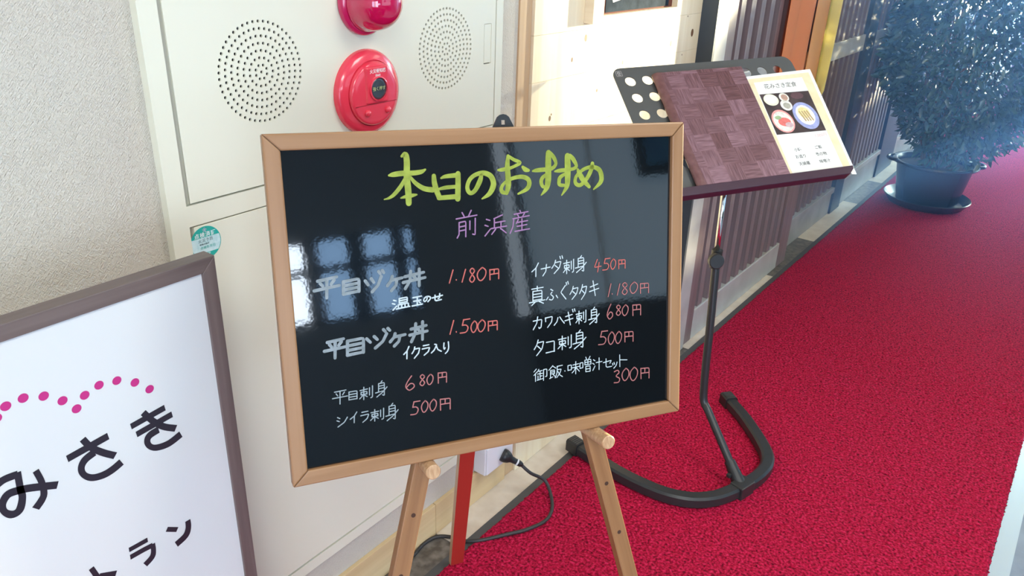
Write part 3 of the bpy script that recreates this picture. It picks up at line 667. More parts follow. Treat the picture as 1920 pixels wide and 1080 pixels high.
TITLE=[[-14765,16894,303,-14181,16977,646,-13108,17073,688,-11738,17044,655,-10545,17137,582,-9933,17410,272],[-12983,19233,342,-12485,19436,724,-12343,18498,804,-12449,16627,846,-12358,14733,851,-12384,13212,777],[-12591,16541,422,-13299,15448,537,-14233,14465,498,-14937,14037,343,-15584,13889,152],[-11964,16508,385,-11316,15718,543,-10259,14993,665,-9065,14733,710],[-13386,13941,192,-12690,14088,464,-11896,14173,505,-11256,14249,234],[-8814,16538,589,-8776,15676,709,-8561,14704,751,-8202,13718,715],[-7818,16200,276,-7156,16397,515,-5508,16468,640],[-5459,16658,720,-5526,15112,763,-5644,13366,767],[-8252,14782,316,-7224,14936,517,-5884,14977,481],[-8268,13625,596,-7079,13649,640,-5527,13671,645],[-2165,16261,530,-2405,15529,694,-3085,14388,612,-3734,13994,570,-4140,14351,609,-4195,15039,567,-3762,15893,567,-2899,16434,568,-1835,16577,653,-848,16136,740,-450,15227,785,-628,14445,786,-1193,13685,620,-2176,13150,206],[286,16862,286,792,16872,502,1831,16995,541],[1807,18672,466,1652,17312,720,1710,16107,795,1724,14726,799,1446,13702,545],[1974,18580,431,2624,18160,469,3563,17707,472,2789,17294,434,1830,16961,433],[1446,13702,472,790,13914,579,715,14523,505,1303,15181,434,2360,15643,508,3703,15799,585,4657,15437,662,4872,14727,664,4428,14052,590,3159,13496,257],[3930,17121,401,4305,16758,658,4784,16614,440],[5420,16479,258,6045,16554,554,7418,16611,595,8408,16687,524],[7897,18861,816,7835,17730,893,7804,16154,934,7740,14924,900,7463,13966,675,6654,13111,187],[8153,18851,482,8674,18219,597,9017,17415,487,8710,16902,524,8210,16661,486],[7603,15988,410,6903,15496,558,6693,14891,559,6975,14259,486,7766,14215,375],[8838,16280,263,9598,16349,565,10805,16398,531,11718,16497,457],[10832,18307,868,10853,16892,948,10835,15650,913,10779,14583,801,10566,13879,610,9844,12919,190],[11236,18379,491,11735,17828,645,12232,16918,496,11922,16576,496,11412,16422,418],[10596,15928,417,9683,15442,567,9474,14920,567,9566,14381,530,10572,14237,419],[12429,16374,382,12729,15734,730,13336,14805,773,14259,13852,506],[14803,17107,580,14652,16359,658,13959,15133,619,12918,14197,579,12201,14326,576,12003,14875,537,12318,15576,498,13351,16331,500,14696,16627,542,15839,16213,702,16254,15288,744,16103,14386,667,14986,13447,234]]
LINES=[["lilac_writing","lilac",187,[["前",-5937,11431,2957,184,-148,-3363],["浜",-1906,10622,3270,191,-95,-2588],["産",1814,11100,3085,183,-90,-2960]]],["silver_writing","silver",361,[["平",-25224,4342,3304,331,-201,-2590],["目",-21715,3854,2410,234,-126,-1768],["ヅ",-18806,4466,2655,261,-165,-2495],["ケ",-15884,3798,2137,203,-117,-1915],["丼",-13732,4275,3182,305,-132,-2302]]],["white_writing","white",197,[["温",-15334,763,2410,202,-89,-1483],["玉",-12683,799,1554,129,-74,-1343],["の",-11092,658,1109,91,-42,-811],["せ",-9846,744,1500,123,-48,-958]]],["price_writing","red",173,[["1",-7428,3859,866,-3,-81,-1744],[".",-6479,2579,297,-2,-11,-250],["1",-5606,3767,825,-3,-73,-1711],["8",-4495,3836,1063,-3,-80,-1948],["0",-3310,3770,1432,-5,-68,-1754],["円",-1527,3498,1579,-7,-55,-1534]]],["silver_writing","silver",370,[["平",-24544,-3716,2854,199,-186,-2462],["目",-21754,-3971,2512,171,-145,-2052],["ヅ",-19161,-3302,3350,234,-150,-2270],["ケ",-15976,-3900,2202,147,-104,-1715],["丼",-13219,-2827,2585,181,-139,-2495]]],["white_writing","white",185,[["イ",-14148,-5916,758,7,-94,-1649],["ク",-13029,-6099,1157,10,-85,-1548],["ラ",-11664,-6024,1203,11,-74,-1398],["入",-10325,-6045,1476,13,-62,-1230],["り",-8621,-6031,948,8,-75,-1575]]],["price_writing","red",175,[["1",-7662,-3106,877,-25,-86,-1873],[".",-6798,-4604,300,-10,-15,-343],["5",-6080,-3144,1511,-44,-85,-1961],["0",-4495,-3568,988,-30,-64,-1578],["0",-3504,-3543,1232,-37,-64,-1647],["円",-2024,-3765,1614,-50,-54,-1483]]],["white_writing","grey",149,[["平",-23995,-10498,2035,27,-139,-1889],["目",-21938,-10875,1268,15,-82,-1172],["刺",-20432,-10597,1798,23,-115,-1703],["身",-18226,-10112,1564,22,-135,-2113]]],["price_writing","rose",161,[["6",-14155,-10003,1426,-80,-112,-1970],["8",-12260,-10073,975,-54,-83,-1561],["0",-11181,-10205,983,-55,-73,-1423],["円",-9638,-10070,1438,-79,-78,-1587]]],["white_writing","grey",151,[["シ",-23673,-14047,1428,0,-102,-1412],["イ",-21892,-13832,934,0,-99,-1422],["ラ",-20572,-13940,1237,0,-99,-1467],["刺",-19196,-13932,1861,0,-104,-1600],["身",-17043,-13467,1712,3,-141,-2307]]],["price_writing","rose",163,[["5",-13681,-13671,1405,-98,-107,-1931],["0",-12153,-13840,1037,-73,-84,-1596],["0",-10964,-13824,1065,-74,-83,-1638],["円",-9527,-13853,1711,-119,-85,-1750]]],["white_writing","white",161,[["イ",4970,3574,1071,25,-46,-1888],["ナ",6387,3255,1485,33,-34,-1581],["ダ",8083,4200,1877,47,-44,-2357],["刺",9920,3572,1735,40,-30,-1958],["身",11905,3997,1804,44,-29,-2363]]],["price_writing","red",157,[["4",14950,3240,1211,-49,-12,-1843],["5",16319,3271,1366,-55,-8,-1774],["0",17685,3068,961,-39,-3,-1495],["円",19000,2926,1327,-54,1,-1413]]],["white_writing","white",162,[["真",4522,242,2441,74,-66,-2655],["ふ",7099,-330,1911,54,-37,-1797],["ぐ",9323,325,1417,43,-40,-2432],["タ",10929,-371,1419,39,-26,-1895],["タ",12503,-269,1277,35,-24,-2178],["キ",14143,102,1607,46,-18,-2244]]],["price_writing","rose",161,[["1",17149,-607,803,-43,-5,-1920],[".",17837,-2070,291,-17,0,-229],["1",18710,-770,746,-40,0,-1705],["8",19521,-671,1307,-70,2,-1824],["0",20993,-764,1487,-79,7,-1680],["円",22747,-1005,1740,-94,11,-1635]]],["white_writing","white",164,[["カ",4929,-4204,1596,24,-43,-1781],["ワ",6822,-4325,1283,18,-34,-1630],["ハ",8297,-4593,1711,23,-21,-1163],["ギ",10067,-3734,1745,28,-35,-2319],["刺",11837,-4158,1752,26,-23,-1912],["身",14001,-3885,1809,28,-20,-2464]]],["price_writing","rose",162,[["6",17092,-3682,1131,-73,-7,-2270],["8",18547,-3994,1077,-70,-1,-1576],["0",19657,-4101,1184,-77,3,-1606],["円",21437,-4147,1668,-108,8,-1782]]],["white_writing","white",165,[["タ",5041,-7615,1637,5,-54,-2291],["コ",6898,-7935,1521,3,-37,-1818],["刺",8855,-7556,2286,7,-35,-2052],["身",11366,-7023,2197,11,-35,-2743]]],["price_writing","rose",162,[["5",15565,-7610,1677,-131,-12,-2158],["0",17242,-7965,1189,-94,-5,-1892],["0",18480,-8057,1216,-96,-1,-1826],["円",20043,-8174,1747,-138,4,-1705]]],["white_writing","white",136,[["御",4865,-11898,2226,-68,-44,-1857],["飯",7278,-11773,2309,-69,-39,-1981],["・",9775,-12728,343,-11,-5,-346],["味",10383,-11698,2026,-59,-27,-1882],["噌",12430,-11278,2053,-57,-25,-2301],["汁",14577,-11663,1678,-48,-14,-1912],["セ",16416,-12020,1552,-46,-6,-1440],["ッ",17984,-12735,891,-29,-1,-995],["ト",19139,-11787,1480,-43,1,-1867]]],["price_writing","rose",167,[["3",18230,-14068,1144,-114,-2,-2092],["0",19639,-14027,1373,-136,3,-1909],["0",21045,-14069,1522,-150,8,-2092],["円",22925,-14322,1783,-176,13,-1835]]]]

G = {
'平': [[15,8,88,5],[25,22,35,38],[78,18,66,36],[2,52,98,50],[50,8,50,100]],
'目': [[8,5,8,98],[8,5,92,5,92,98],[8,36,92,36],[8,66,92,66],[8,96,92,96]],
'ヅ': [[5,35,20,60],[35,30,48,52],[85,28,70,70,40,100],[72,0,80,14],[90,-2,98,12]],
'ケ': [[35,2,28,30,5,60],[28,28,98,25],[65,28,58,70,30,100]],
'丼': [[10,30,92,26],[3,62,98,58],[35,5,32,60,12,100],[72,2,72,100],[48,38,56,50]],
'温': [[8,10,22,20],[2,38,16,48],[5,98,25,68],[40,5,40,45],[40,5,85,5,85,45],[40,25,85,25],[40,45,85,45],[35,60,35,92],[35,60,92,60,92,92],[54,60,54,92],[73,60,73,92],[25,94,100,94]],
'玉': [[12,10,88,10],[18,48,82,48],[5,92,95,92],[50,10,50,92],[66,62,78,76]],
'の': ['c',[52,15,45,60,22,85,6,60,20,25,52,8,85,25,92,55,60,98]],
'せ': [[2,42,98,32],[72,2,70,60,58,66],[28,12,28,80,40,92,88,90]],
'円': [[10,100,8,8],[8,10,92,8,92,98],[50,10,48,48],[10,52,92,48]],
'1': [[80,0,20,100]], '.': [[50,40,55,60]], '・': [[40,45,60,55]],
'0': ['c',[55,0,18,25,5,60,25,96,55,98,88,65,92,25,60,0,45,4]],
'8': ['c',[80,18,50,0,20,18,50,45,82,75,50,100,15,80,45,48,78,25,72,8]],
'5': [[38,2,25,42],[36,3,98,0],'c',[25,42,60,42,80,62,60,92,5,96]],
'4': [[45,0,5,62,98,55],[70,25,50,100]],
'6': ['c',[60,0,20,40,5,75,40,100,85,80,78,58,45,55,12,78]],
'3': ['c',[10,12,60,2,82,20,38,45,90,65,75,92,8,95]],
'イ': [[95,0,60,35,2,60],[60,38,58,100]],
'ク': [[35,0,25,30,2,55],[35,18,95,15,80,60,30,100]],
'ラ': [[20,5,85,2],[8,35,95,30,78,70,30,100]],
'入': [[35,5,55,12,30,70,2,98],[50,25,65,70,98,95]],
'り': ['c',[15,5,10,40,20,60,32,48],'c',[80,0,85,50,70,80,35,100]],
'刺': [[5,22,60,18],[32,0,32,100],[12,38,12,58],[12,38,55,36,55,58],[12,58,55,56],[30,60,2,88],[35,62,58,80],[75,12,75,70],[97,0,97,90,85,94]],
'身': [[55,0,42,12],[25,15,25,70],[25,15,75,13,75,98,60,92],[25,32,75,30],[25,48,75,46],[0,72,75,66],[98,45,60,75,10,100]],
'シ': [[8,8,30,22],[2,38,24,50],[98,20,70,65,12,100]],
'ナ': [[2,35,98,28],[58,0,52,60,20,100]],
'ダ': [[34,20,24,44,2,66],[32,34,80,31,66,68,22,100],[30,52,56,70],[70,0,76,16],[88,-2,94,14]],
'真': [[15,12,88,10],[50,0,50,22],[22,25,22,78],[22,25,80,25,80,78],[22,42,80,42],[22,58,80,58],[22,74,80,74],[0,84,100,80],[38,84,15,100],[62,84,90,98]],
'ふ': [[40,5,58,18],'c',[50,30,40,45,62,70,50,92,28,85],[18,65,4,85],[85,60,98,82]],
'ぐ': [[62,18,10,55,70,100],[72,0,78,16],[90,-4,98,12]],
'タ': [[40,0,28,30,2,58],[38,18,95,14,78,60,25,100],[35,40,68,62]],
'キ': [[10,38,88,25],[2,68,98,55],[38,0,62,100]],
'カ': [[5,30,90,25,82,90,65,98,60,88],[48,0,40,50,5,100]],
'ワ': [[8,10,12,45],[8,12,95,6,85,55,35,100]],
'ハ': [[38,10,28,60,2,100],[55,5,75,50,98,92]],
'ギ': [[8,42,70,34],[2,68,76,60],[32,16,52,100],[72,2,78,18],[90,0,96,16]],
'コ': [[8,12,92,8,90,95],[4,98,95,92]],
'御': [[20,0,2,22],[24,25,2,50],[14,45,14,100],[38,5,28,25],[32,20,62,18],[28,42,65,40],[47,20,47,88],[47,62,62,60],[32,58,32,88],[26,92,66,84],[72,12,72,100],[72,12,96,10,96,70,86,70]],
'飯': [[30,0,2,32],[30,4,52,22],[14,35,14,92],[14,35,42,34,42,62],[14,48,42,48],[14,62,42,62],[8,96,30,86],[30,64,48,88],[60,10,98,6],[62,10,60,60,48,96],[64,36,90,34,80,65,58,96],[66,50,80,78,99,94]],
'味': [[4,25,4,65],[4,25,32,22,32,62],[4,64,32,62],[45,25,92,20],[38,48,98,42],[68,0,68,100],[66,48,55,72,38,88],[70,48,98,82]],
'噌': [[2,35,2,70],[2,35,26,33,26,68],[2,70,26,68],[50,0,56,14],[85,-2,74,14],[42,20,42,50],[42,20,92,18,92,50],[67,20,67,50],[42,35,92,34],[42,50,92,50],[50,62,50,98],[50,62,86,62,86,98],[50,80,86,80],[50,98,86,98]],
'汁': [[10,12,26,22],[2,40,18,50],[4,98,26,64],[38,38,98,34],[68,2,68,98]],
'セ': [[2,40,92,25,75,55],[32,2,32,85,45,95,95,92]],
'ッ': [[5,20,15,50],[35,10,45,42],[95,10,75,65,30,100]],
'ト': [[10,0,12,100],[14,42,98,50]],
'前': [[28,0,38,16],[72,-4,60,16],[0,22,100,18],[14,38,14,85,5,98],[14,38,46,36,46,98],[14,56,46,54],[14,72,46,70],[66,38,66,72],[92,30,92,96,80,92]],
'浜': [[8,12,24,20],[2,42,16,50],[2,98,26,66],[80,0,42,14],[44,14,44,60],[44,36,92,34],[74,34,74,62],[30,64,100,62],[50,70,32,95],[72,70,98,98]],
'シ2': [],
'産': [[50,0,54,10],[22,14,90,10],[38,18,44,28],[72,16,64,28],[16,34,96,30],[20,34,16,70,2,100],[42,40,32,58],[38,54,88,52],[36,72,84,70],[26,94,98,92],[60,40,60,94]],
}
zi = 0
def nz():
    global zi; zi += 1; return -.0057 + zi * .0000012
tb = MB()
for q in TITLE:
    pts = [(q[i] / 1e5, q[i + 1] / 1e5, q[i + 2] / 1e5) for i in range(0, len(q), 3)]
    tb.ribbon(catmull(pts, 5), nz())
tb.build('heading_writing', INK['lime'], bd, label='large lime green brush lettering')
for nm, col, w, gl in LINES:
    mbx = MB(); w = w / 1e5 * (1.15 if col == 'silver' else 1)
    for g, ox, oy, ax, ay, bx, by in gl:
        st_ = G[g]; curve = False
        for s_ in st_:
            if s_ == 'c': curve = True; continue
            pts = []
            for i in range(0, len(s_), 2):
                a, b = s_[i] / 100, s_[i + 1] / 100
                pts.append(((ox + ax * a + bx * b) / 1e5, (oy + ay * a + by * b) / 1e5, w * (1.05 - .12 * (i // 2 % 2))))
            if curve: pts = catmull(pts, 5)
            elif len(pts) > 2:
                # keep corners but round them slightly
                out = [pts[0]]
                for i in range(1, len(pts) - 1):
                    p, c, n_ = pts[i - 1], pts[i], pts[i + 1]
                    out += [tuple(c[k] + (p[k] - c[k]) * .14 for k in range(3)), tuple(c[k] * .7 + (p[k] + n_[k]) * .15 * 1.0 if False else c[k] + (p[k] - c[k]) * .03 + (n_[k] - c[k]) * .03 for k in range(3)), tuple(c[k] + (n_[k] - c[k]) * .14 for k in range(3))]
                pts = out + [pts[-1]]
            curve = False
            mbx.ribbon(pts, nz())
    mbx.build(nm, INK[col], bd)

# ================================================================ EASEL
ez = thing('easel', 'light wooden three-legged easel with a red rear leg holding the black menu board', 'easel', loc=(.6, .8, 0))
ezinv = Matrix.Translation((-.6, -.8, 0))
def bw_(u, v, n): return ezinv @ (BC + U * u + V * v + NN * n)
def leg_at(side, v, n=-.029):
    return bw_((-.1375 + .2615 * (v + .311)) if side < 0 else (.178 - .259 * (v + .331)), v, n)
vf = -.92   # reaches the floor
for sd in (-1, 1):
    a = leg_at(sd, .222); b = leg_at(sd, -.5); d = (b - a).normalized(); t = (a.z - .011) / -d.z; b = a + d * t
    lz = (a - b).normalized(); lx = (U - lz * U.dot(lz)).normalized(); ln = (a - b).length
    LM = frame_matrix(lx, lz.cross(lx), lz, b)
    lg = MB().box((-.013, -.009, 0), (.013, .009, ln)).build('leg', M_LEG, ez, bevel=.0012); lg.matrix_local = LM; LI = LM.inverted()
    # align object axes with the leg so that the grain runs along it
    for k in range(-9, 3):
        hv = (-.311 if sd < 0 else -.331) + k * .0895
        p = leg_at(sd, hv, -.0198)
        if p.z < .03 or hv > -.24: continue
        q = leg_at(sd, hv, -.0218)
        MB().tube([LI @ q, LI @ p], .0034, 12).build('peg_hole', mat('hole_dark', (.05, .018, .008), .8), lg)
for u0, n1, m in ((-.1150, .0145, M_LEG_TAN), (.1500, .035, M_LEG_TAN)):
    pts = [bw_(u0, -.2362, n) for n in (-.05, n1 - .0012, n1)]
    MB().tube(pts, [.0107, .0107, .0095], 28).build('peg', wood('peg_wood', (.40, .22, .11), (.58, .38, .22), 2, 300, .4), ez, smooth='auto')
foot = ezinv @ Vector((.123, 1.132, .012)); top = bw_(.018, .20, -.052)
rl = MB(); rl.obox(foot, top, .033, .016, U); rl.mi = [0, 0, 1, 0, 0, 0]
dd = (top - foot).normalized()
# red front face, bare wood sides
for i, f in enumerate(rl.f):
    p = [Vector(rl.v[k]) for k in f]; nrm = (p[1] - p[0]).cross(p[2] - p[1]).normalized()
    sd = U - dd * U.dot(dd); rl.mi[i] = 1 if abs(nrm.dot(sd.normalized())) > .7 else 0
rl.build('rear_leg', [M_LEGRED, M_LEG_TAN], ez, bevel=.0008, label='red painted rear leg')
# cross bar behind and top bracket
MB().obox(leg_at(-1, .05, -.046), leg_at(1, .05, -.046), .022, .012, V).build('cross_bar', M_LEG, ez, bevel=.001)
br = plate('top_bracket', [(-.0150, .205), (.0150 + .0, .205), (.0150, .2262), (.0085, .2385), (.0045, .2415), (0, .2425), (-.0045, .2415), (-.0085, .2385), (-.0150, .2262)],
           [rect(-.0030, .2285, .0030, .2345)], .003, M_BLACKMET, ez, 0, label='black metal hinge bracket with a square hole')
br.matrix_local = ezinv @ BM @ Matrix.Translation((.0188, 0, -.0215))

# ================================================================ MUSIC STAND
ms = thing('music_stand', 'black metal music stand with curved floor base and perforated desk', 'music stand', loc=(.555, 1.854, 0))
T0 = Vector((-.555, -1.854, 0))
base = [(.098, 1.706), (.19, 1.687), (.275, 1.672), (.36, 1.668), (.43, 1.676), (.49, 1.702), (.535, 1.748), (.565, 1.81), (.588, 1.88), (.597, 1.935), (.595, 1.985), (.578, 2.03), (.545, 2.075), (.50, 2.125), (.44, 2.185), (.358, 2.252)]
base = [(x + T0.x, y + T0.y) for x, y in catmull(base, 5)]
MB().rect_sweep(base, .037, .036, .012).build('base_tube', M_BLACKMET, ms, smooth='auto')
def endcap(p, q):
    p = Vector((p[0], p[1], 0)); q = Vector((q[0], q[1], 0)); d = (p - q).normalized()
    mb = MB().rect_sweep([p - d * .030, p - d * .001, p + d * .012], .043, .042, .010, r=.005)
    o = mb.build('rubber_foot', M_BLACKPLA, ms, smooth='auto')
    rb = MB(); a = Vector((-d.y, d.x, 0))
    for k in range(5):
        c = p - d * .024 + d * .0075 * k + Vector((0, 0, .0522))
        rb.obox(c - a * .015, c + a * .015, .003, .0016, d)
    rb.build('ribs', mat('rib_edge', (.07, .07, .07), .4), o)
endcap(base[0], base[3]); endcap(base[-1], base[-4])
S0 = Vector((.577, 1.838, .0)) + T0
jd = (Vector((.588, 1.90, 0)) - Vector((.56, 1.79, 0))).normalized()
MB().obox(S0 - jd * .030 + Vector((0, 0, .031)), S0 + jd * .030 + Vector((0, 0, .031)), .043, .041, (1, 0, 0)).build('joint_block', M_BLACKMET, ms, bevel=.003)
bend = Vector((.398, 1.922, .205)) + T0; sock = Vector((.562, 1.846, .04)) + T0; ktop = Vector((.363, 1.938, .655)) + T0
dirp = (bend - sock).normalized()
MB().tube([sock - dirp * .01, sock + dirp * .062], [.020, .0155], 20).build('socket_sleeve', M_BLACKPLA, ms, smooth='auto')
side = jd
MB().obox(sock + dirp * .028 - side * .019, sock + dirp * .028 - side * .030, .012, .012, (0, 0, 1)).build('clamp_screw', M_BLACKPLA, ms, bevel=.002)
b2 = Vector((.3925, 1.9245, .235)) + T0
MB().tube(catmull([sock, sock + (bend - sock) * .5, sock + (bend - sock) * .86, bend, b2 + Vector((-.003, .001, .03)), Vector((.384, 1.928, .34)) + T0, (ktop + b2) / 2, ktop], 6), .0115, 18).build('post', M_BLACKMET, ms, smooth=True)
rod_top = Vector((.425, 1.905, .93)) + T0
rod_top = Vector((.352, 1.943, .90)) + T0
MB().tube([ktop - Vector((0, 0, .05)), rod_top], .0075, 16).build('upper_rod', M_CHROME, ms, smooth=True, label='bright chrome telescopic rod')
MB().tube([ktop + Vector((0, 0, -.04)), ktop + Vector((0, 0, .012))], .0150, 20).build('clamp_collar', M_BLACKPLA, ms, smooth='auto')
kd = Vector((.53, -.60, .12)).normalized(); kc = ktop + Vector((0, 0, -.012))
lat_ = Vector((-.40, -.916, 0)).normalized()
MB().tube([kc, kc + lat_ * .012 + kd * .012, kc + lat_ * .02 + kd * .022], [.010, .010, .009], 14).build('knob_stem', M_BLACKPLA, ms, smooth='auto')
k0 = kc + lat_ * .012 + kd * .014
MB().tube([k0, k0 + kd * .002, k0 + kd * .018, k0 + kd * .020], [.0185, .0205, .0205, .0185], 32).build('clamp_knob', M_BLACKPLA, ms, smooth='auto')
# desk
DO, DM_, DU, DN = Vector((.471, 1.863, .900)), Vector((.53, .847, .038)), Vector((-.67, .391, .631)), None
DM_.normalize(); DU = (DU - DM_ * DU.dot(DM_)).normalized(); DN = DM_.cross(DU)
DMAT = frame_matrix(DM_, DU, DN, DO)
dk = bpy.data.objects.new('desk', None); COL.objects.link(dk); dk.parent = ms; dk.matrix_local = Matrix.Translation(T0) @ DMAT
hw, hh, rr = .2735, .378, .026
outer = [(-hw, 0), (hw, 0)] + [p for p in rrect(-hw, .1, hw, hh, rr, 6)[:14]]
outer = [(-hw, 0), (hw, 0)] + rrect(-hw, -.2, hw, hh, rr, 6)[:14]
xs = [-.233 + .0492 * i for i in range(3)] + [.116 + .0505 * i for i in range(3)] + [-.085, -.035, .015, .065]
hs = [circ(x, y_, .0145, 20) for x in xs for y_ in (.334, .2815, .2285)] + [circ(x, y_, .0145, 20) for x in (-.225, -.175, -.125, -.075, .025, .075, .125, .175, .225) for y_ in (.13, .075)]
plate('perforated_plate', outer, hs, .0022, M_DESK, dk, 0)
MB().prism([(-hw, -.024), (.250, -.024), (.268, -.010), (.270, -.001), (-hw, -.001)], -.002, .022).build('lip', M_LIP, dk, bevel=.0015, label='dark plum lip of the desk')
lg_ = MB(); C1, C2 = rrect(-.2645, .352, -.2475, .369, .002, 2), rrect(-.2635, .353, -.2485, .368, .0015, 2); n_ = len(C1)
lg_.add([(a, b, .00125) for a, b in C1] + [(a, b, .00125) for a, b in C2], [(i, (i + 1) % n_, n_ + (i + 1) % n_, n_ + i) for i in range(n_)])
for rad in (.0048, .0028):
    A_, B_ = circ(-.256, .3622, rad, 20), circ(-.256, .3622, rad - .0011, 20)
    lg_.add([(a, b, .00125) for a, b in A_] + [(a, b, .00125) for a, b in B_], [(i, (i + 1) % 20, 20 + (i + 1) % 20, 20 + i) for i in range(20)])
lg_.ribbon([(-.2600, .3552, .0014), (-.2520, .3552, .0014)], .00125)
lg_.build('maker_emblem', mat('emblem_grey', (.42, .40, .40), .5), dk, label='small square emblem with a ring')
MB().tube([(-.0, .11, -.012), (.0, .11, -.03)], .012, 14).build('tilt_joint', M_BLACKPLA, dk, smooth='auto')
MB().obox((0, .05, -.012), (0, .19, -.012), .05, .016, (1, 0, 0)).build('tilt_bracket', M_BLACKPLA, dk, bevel=.003)

# menu book on the desk
bk = thing('menu_book', 'brown parquet patterned menu folder leaning on the music stand desk', 'menu', mw=DMAT)
B0, B1 = -.190, .078
MB().prism([(-.165, -.0005), (B1, -.0005), (.092, .340), (-.154, .340)], .0160, .0200).build('cover', M_PARQUET, bk, bevel=.0012)
MB().prism([(-.165, .002), (B1 - .004, .002), (.088, .337), (-.154, .337)], .0055, .0160).build('pages', mat('menu_pages', (.30, .22, .22), .6), bk)
MB().prism([(-.165, -.0005), (B1, -.0005), (.092, .340), (-.154, .340)], .0018, .0055).build('cover', M_PARQUET, bk)
sp_ = MB(); N_ = 8; vv = []
for j in range(2):
    bx_, yy = ((-.169, -.0005), (-.158, .340))[j]
    for i in range(N_ + 1):
        t = -PI / 2 + PI * i / N_
        vv.append((bx_ - .0005 - .016 * math.cos(t), yy, .0108 + .0098 * math.sin(t)))
sp_.add(vv, [(i, i + 1, N_ + 2 + i, N_ + 1 + i) for i in range(N_)] + [tuple(range(N_ + 1)), tuple(range(N_ + 1, 2 * N_ + 2))[::-1]])
sp_.add([(-.169, 0, .0017), (-.160, 0, .0017), (-.149, .34, .0017), (-.158, .34, .0017), (-.169, 0, .0198), (-.160, 0, .0198), (-.149, .34, .0198), (-.158, .34, .0198)], BF)
sp_.build('spine', mat('brown_vinyl_spine', (.13, .055, .055), .28, vary=(50, (.18, .085, .085), 1)), bk, smooth='auto')

# laminated menu
lm = thing('laminated_menu', 'laminated set meal menu with a food photograph, beside the brown menu folder', 'menu', mw=DMAT)
SH = [(.078, -.0008), (.2705, -.0008), (.2715, -.018), (.2865, -.018), (.319, .326), (.092, .3175)]
def q4(p, z0, z1): return MB().prism(p, z0, z1)
q4([(.078, -.0006), (.2735, -.0006), (.2735, -.016), (.2875, -.018), (.3190, .326), (.094, .318)], .0016, .0026).build('film', mat('clear_film_edge', (.86, .88, .86), .15, coat=1), lm)
q4([(.084, .001), (.2745, .001), (.2760, -.008), (.2800, -.010), (.3085, .3155), (.0990, .3085)], .0026, .0029).build('border', M_CREAMPAPER, lm)
q4([(.099, .0012), (.2575, .0012), (.2790, .3010), (.1200, .2960)], .0029, .0031).build('paper', M_WHITEPAPER, lm)
pt = q4([(.1105, .1265), (.2655, .1235), (.2755, .2545), (.1190, .2565)], .0031, .0032).build('food_photo', mat('photo_tray', (.035, .022, .025), .3, coat=.6, vary=(25, (.07, .045, .045), 1)), lm, label='photograph of the set meal')
def dish(cx, cy, r, ry, col, z, name='bowl'):
    MB().prism(circ(cx, cy, r, 28, ry), .0032, z).build(name, mat('print_%s_%d' % (name, int(col[0] * 1000 + col[2] * 77)), col, .3, vary=(120, tuple(min(1, c * 1.25) for c in col), 1)), pt)
dish(.146, .236, .0225, .019, (.78, .80, .55), .0033, 'rice_bowl'); dish(.146, .238, .019, .015, (.86, .86, .66), .0034, 'rice')
dish(.189, .240, .015, .0145, (.72, .70, .62), .0033, 'small_bowl'); dish(.190, .240, .010, .010, (.42, .26, .2), .0034, 'relish')
dish(.184, .2145, .0175, .0175, (.74, .72, .66), .0033, 'small_dish'); dish(.185, .213, .011, .010, (.36, .34, .28), .0034, 'pickles')
dish(.232, .242, .020, .011, (.10, .05, .06), .0033, 'lacquer_bowl')
dish(.1500, .166, .0325, .037, (.72, .30, .28), .0033, 'red_dish'); dish(.150, .165, .0285, .032, (.66, .64, .58), .0034, 'ice'); dish(.153, .163, .019, .014, (.66, .16, .14), .0035, 'sashimi'); dish(.1395, .178, .010, .006, (.30, .40, .22), .0036, 'leaf_garnish'); dish(.163, .153, .012, .008, (.55, .38, .40), .0036, 'sashimi')
dish(.2275, .176, .0375, .044, (.30, .33, .56), .0033, 'blue_plate'); dish(.227, .178, .0275, .032, (.80, .76, .66), .0034, 'plate_middle'); dish(.226, .186, .018, .018, (.74, .62, .30), .0035, 'tempura')
for k in range(4):
    a_ = .213 + .008 * k
    MB().ribbon([(a_, .190, .0045), (a_ + .006, .160, .0045)], .0036).build('tempura', mat('print_tempura_dark', (.45, .32, .16), .4), pt)
M_TXT = mat('menu_ink', (.05, .05, .05), .5)
glyphs('lettering', '花みさき定食', .0175, M_TXT, lm, (.196, .279, .0032), shear=.15, spacing=1.0)
glyphs('lettering', '1,000円', .0125, mat('menu_price_pink', (.72, .42, .42), .5), lm, (.240, .1105, .0032), shear=.2)
for tx, px_, py_ in (('小鉢', .150, .075), ('お造り', .149, .054), ('天婦羅', .149, .032), ('ご飯', .214, .075), ('香の物', .213, .054), ('味噌汁', .213, .032)):
    glyphs('lettering', tx, .0115, M_TXT, lm, (px_, py_, .0032), fat=.0001)

# ================================================================ PLANT
pp = thing('potted_plant', 'large bushy small-leaved plant in a black plastic pot with saucer on the red carpet', 'plant', loc=(.405, 5.12, .009))
MB().lathe([(0, .014), (.17, .014), (.20, .02), (.228, .055), (.236, .060), (.240, .056), (.232, .048), (.205, .012), (.19, .006), (0, .006)], 64).build('saucer', M_GLASSY, pp, smooth='auto')
pot = MB().lathe([(0, .022), (.160, .022), (.168, .030), (.205, .245), (.212, .250), (.232, .254), (.236, .262), (.232, .270), (.222, .272), (.208, .268), (.198, .250), (.196, .235), (0, .232)], 64).build('pot', M_GLASSY, pp, smooth='auto')
for a in (200, 20):
    ca, sa = math.cos(math.radians(a)), math.sin(math.radians(a))
    pts = [(.222 * math.cos(math.radians(a + d)) * (1 + e), .222 * math.sin(math.radians(a + d)) * (1 + e), .262 + .004) for d, e in ((-16, 0), (-9, .13), (0, .17), (9, .13), (16, 0))]
    MB().tube(catmull(pts, 5), .010, 10).build('pot_handle', M_GLASSY, pot, smooth=True)
MB().lathe([(.197, .236), (.12, .244), (0, .248)], 32, caps=False).build('soil', M_SOIL, pp, smooth=True)
stems = MB(); tips = []
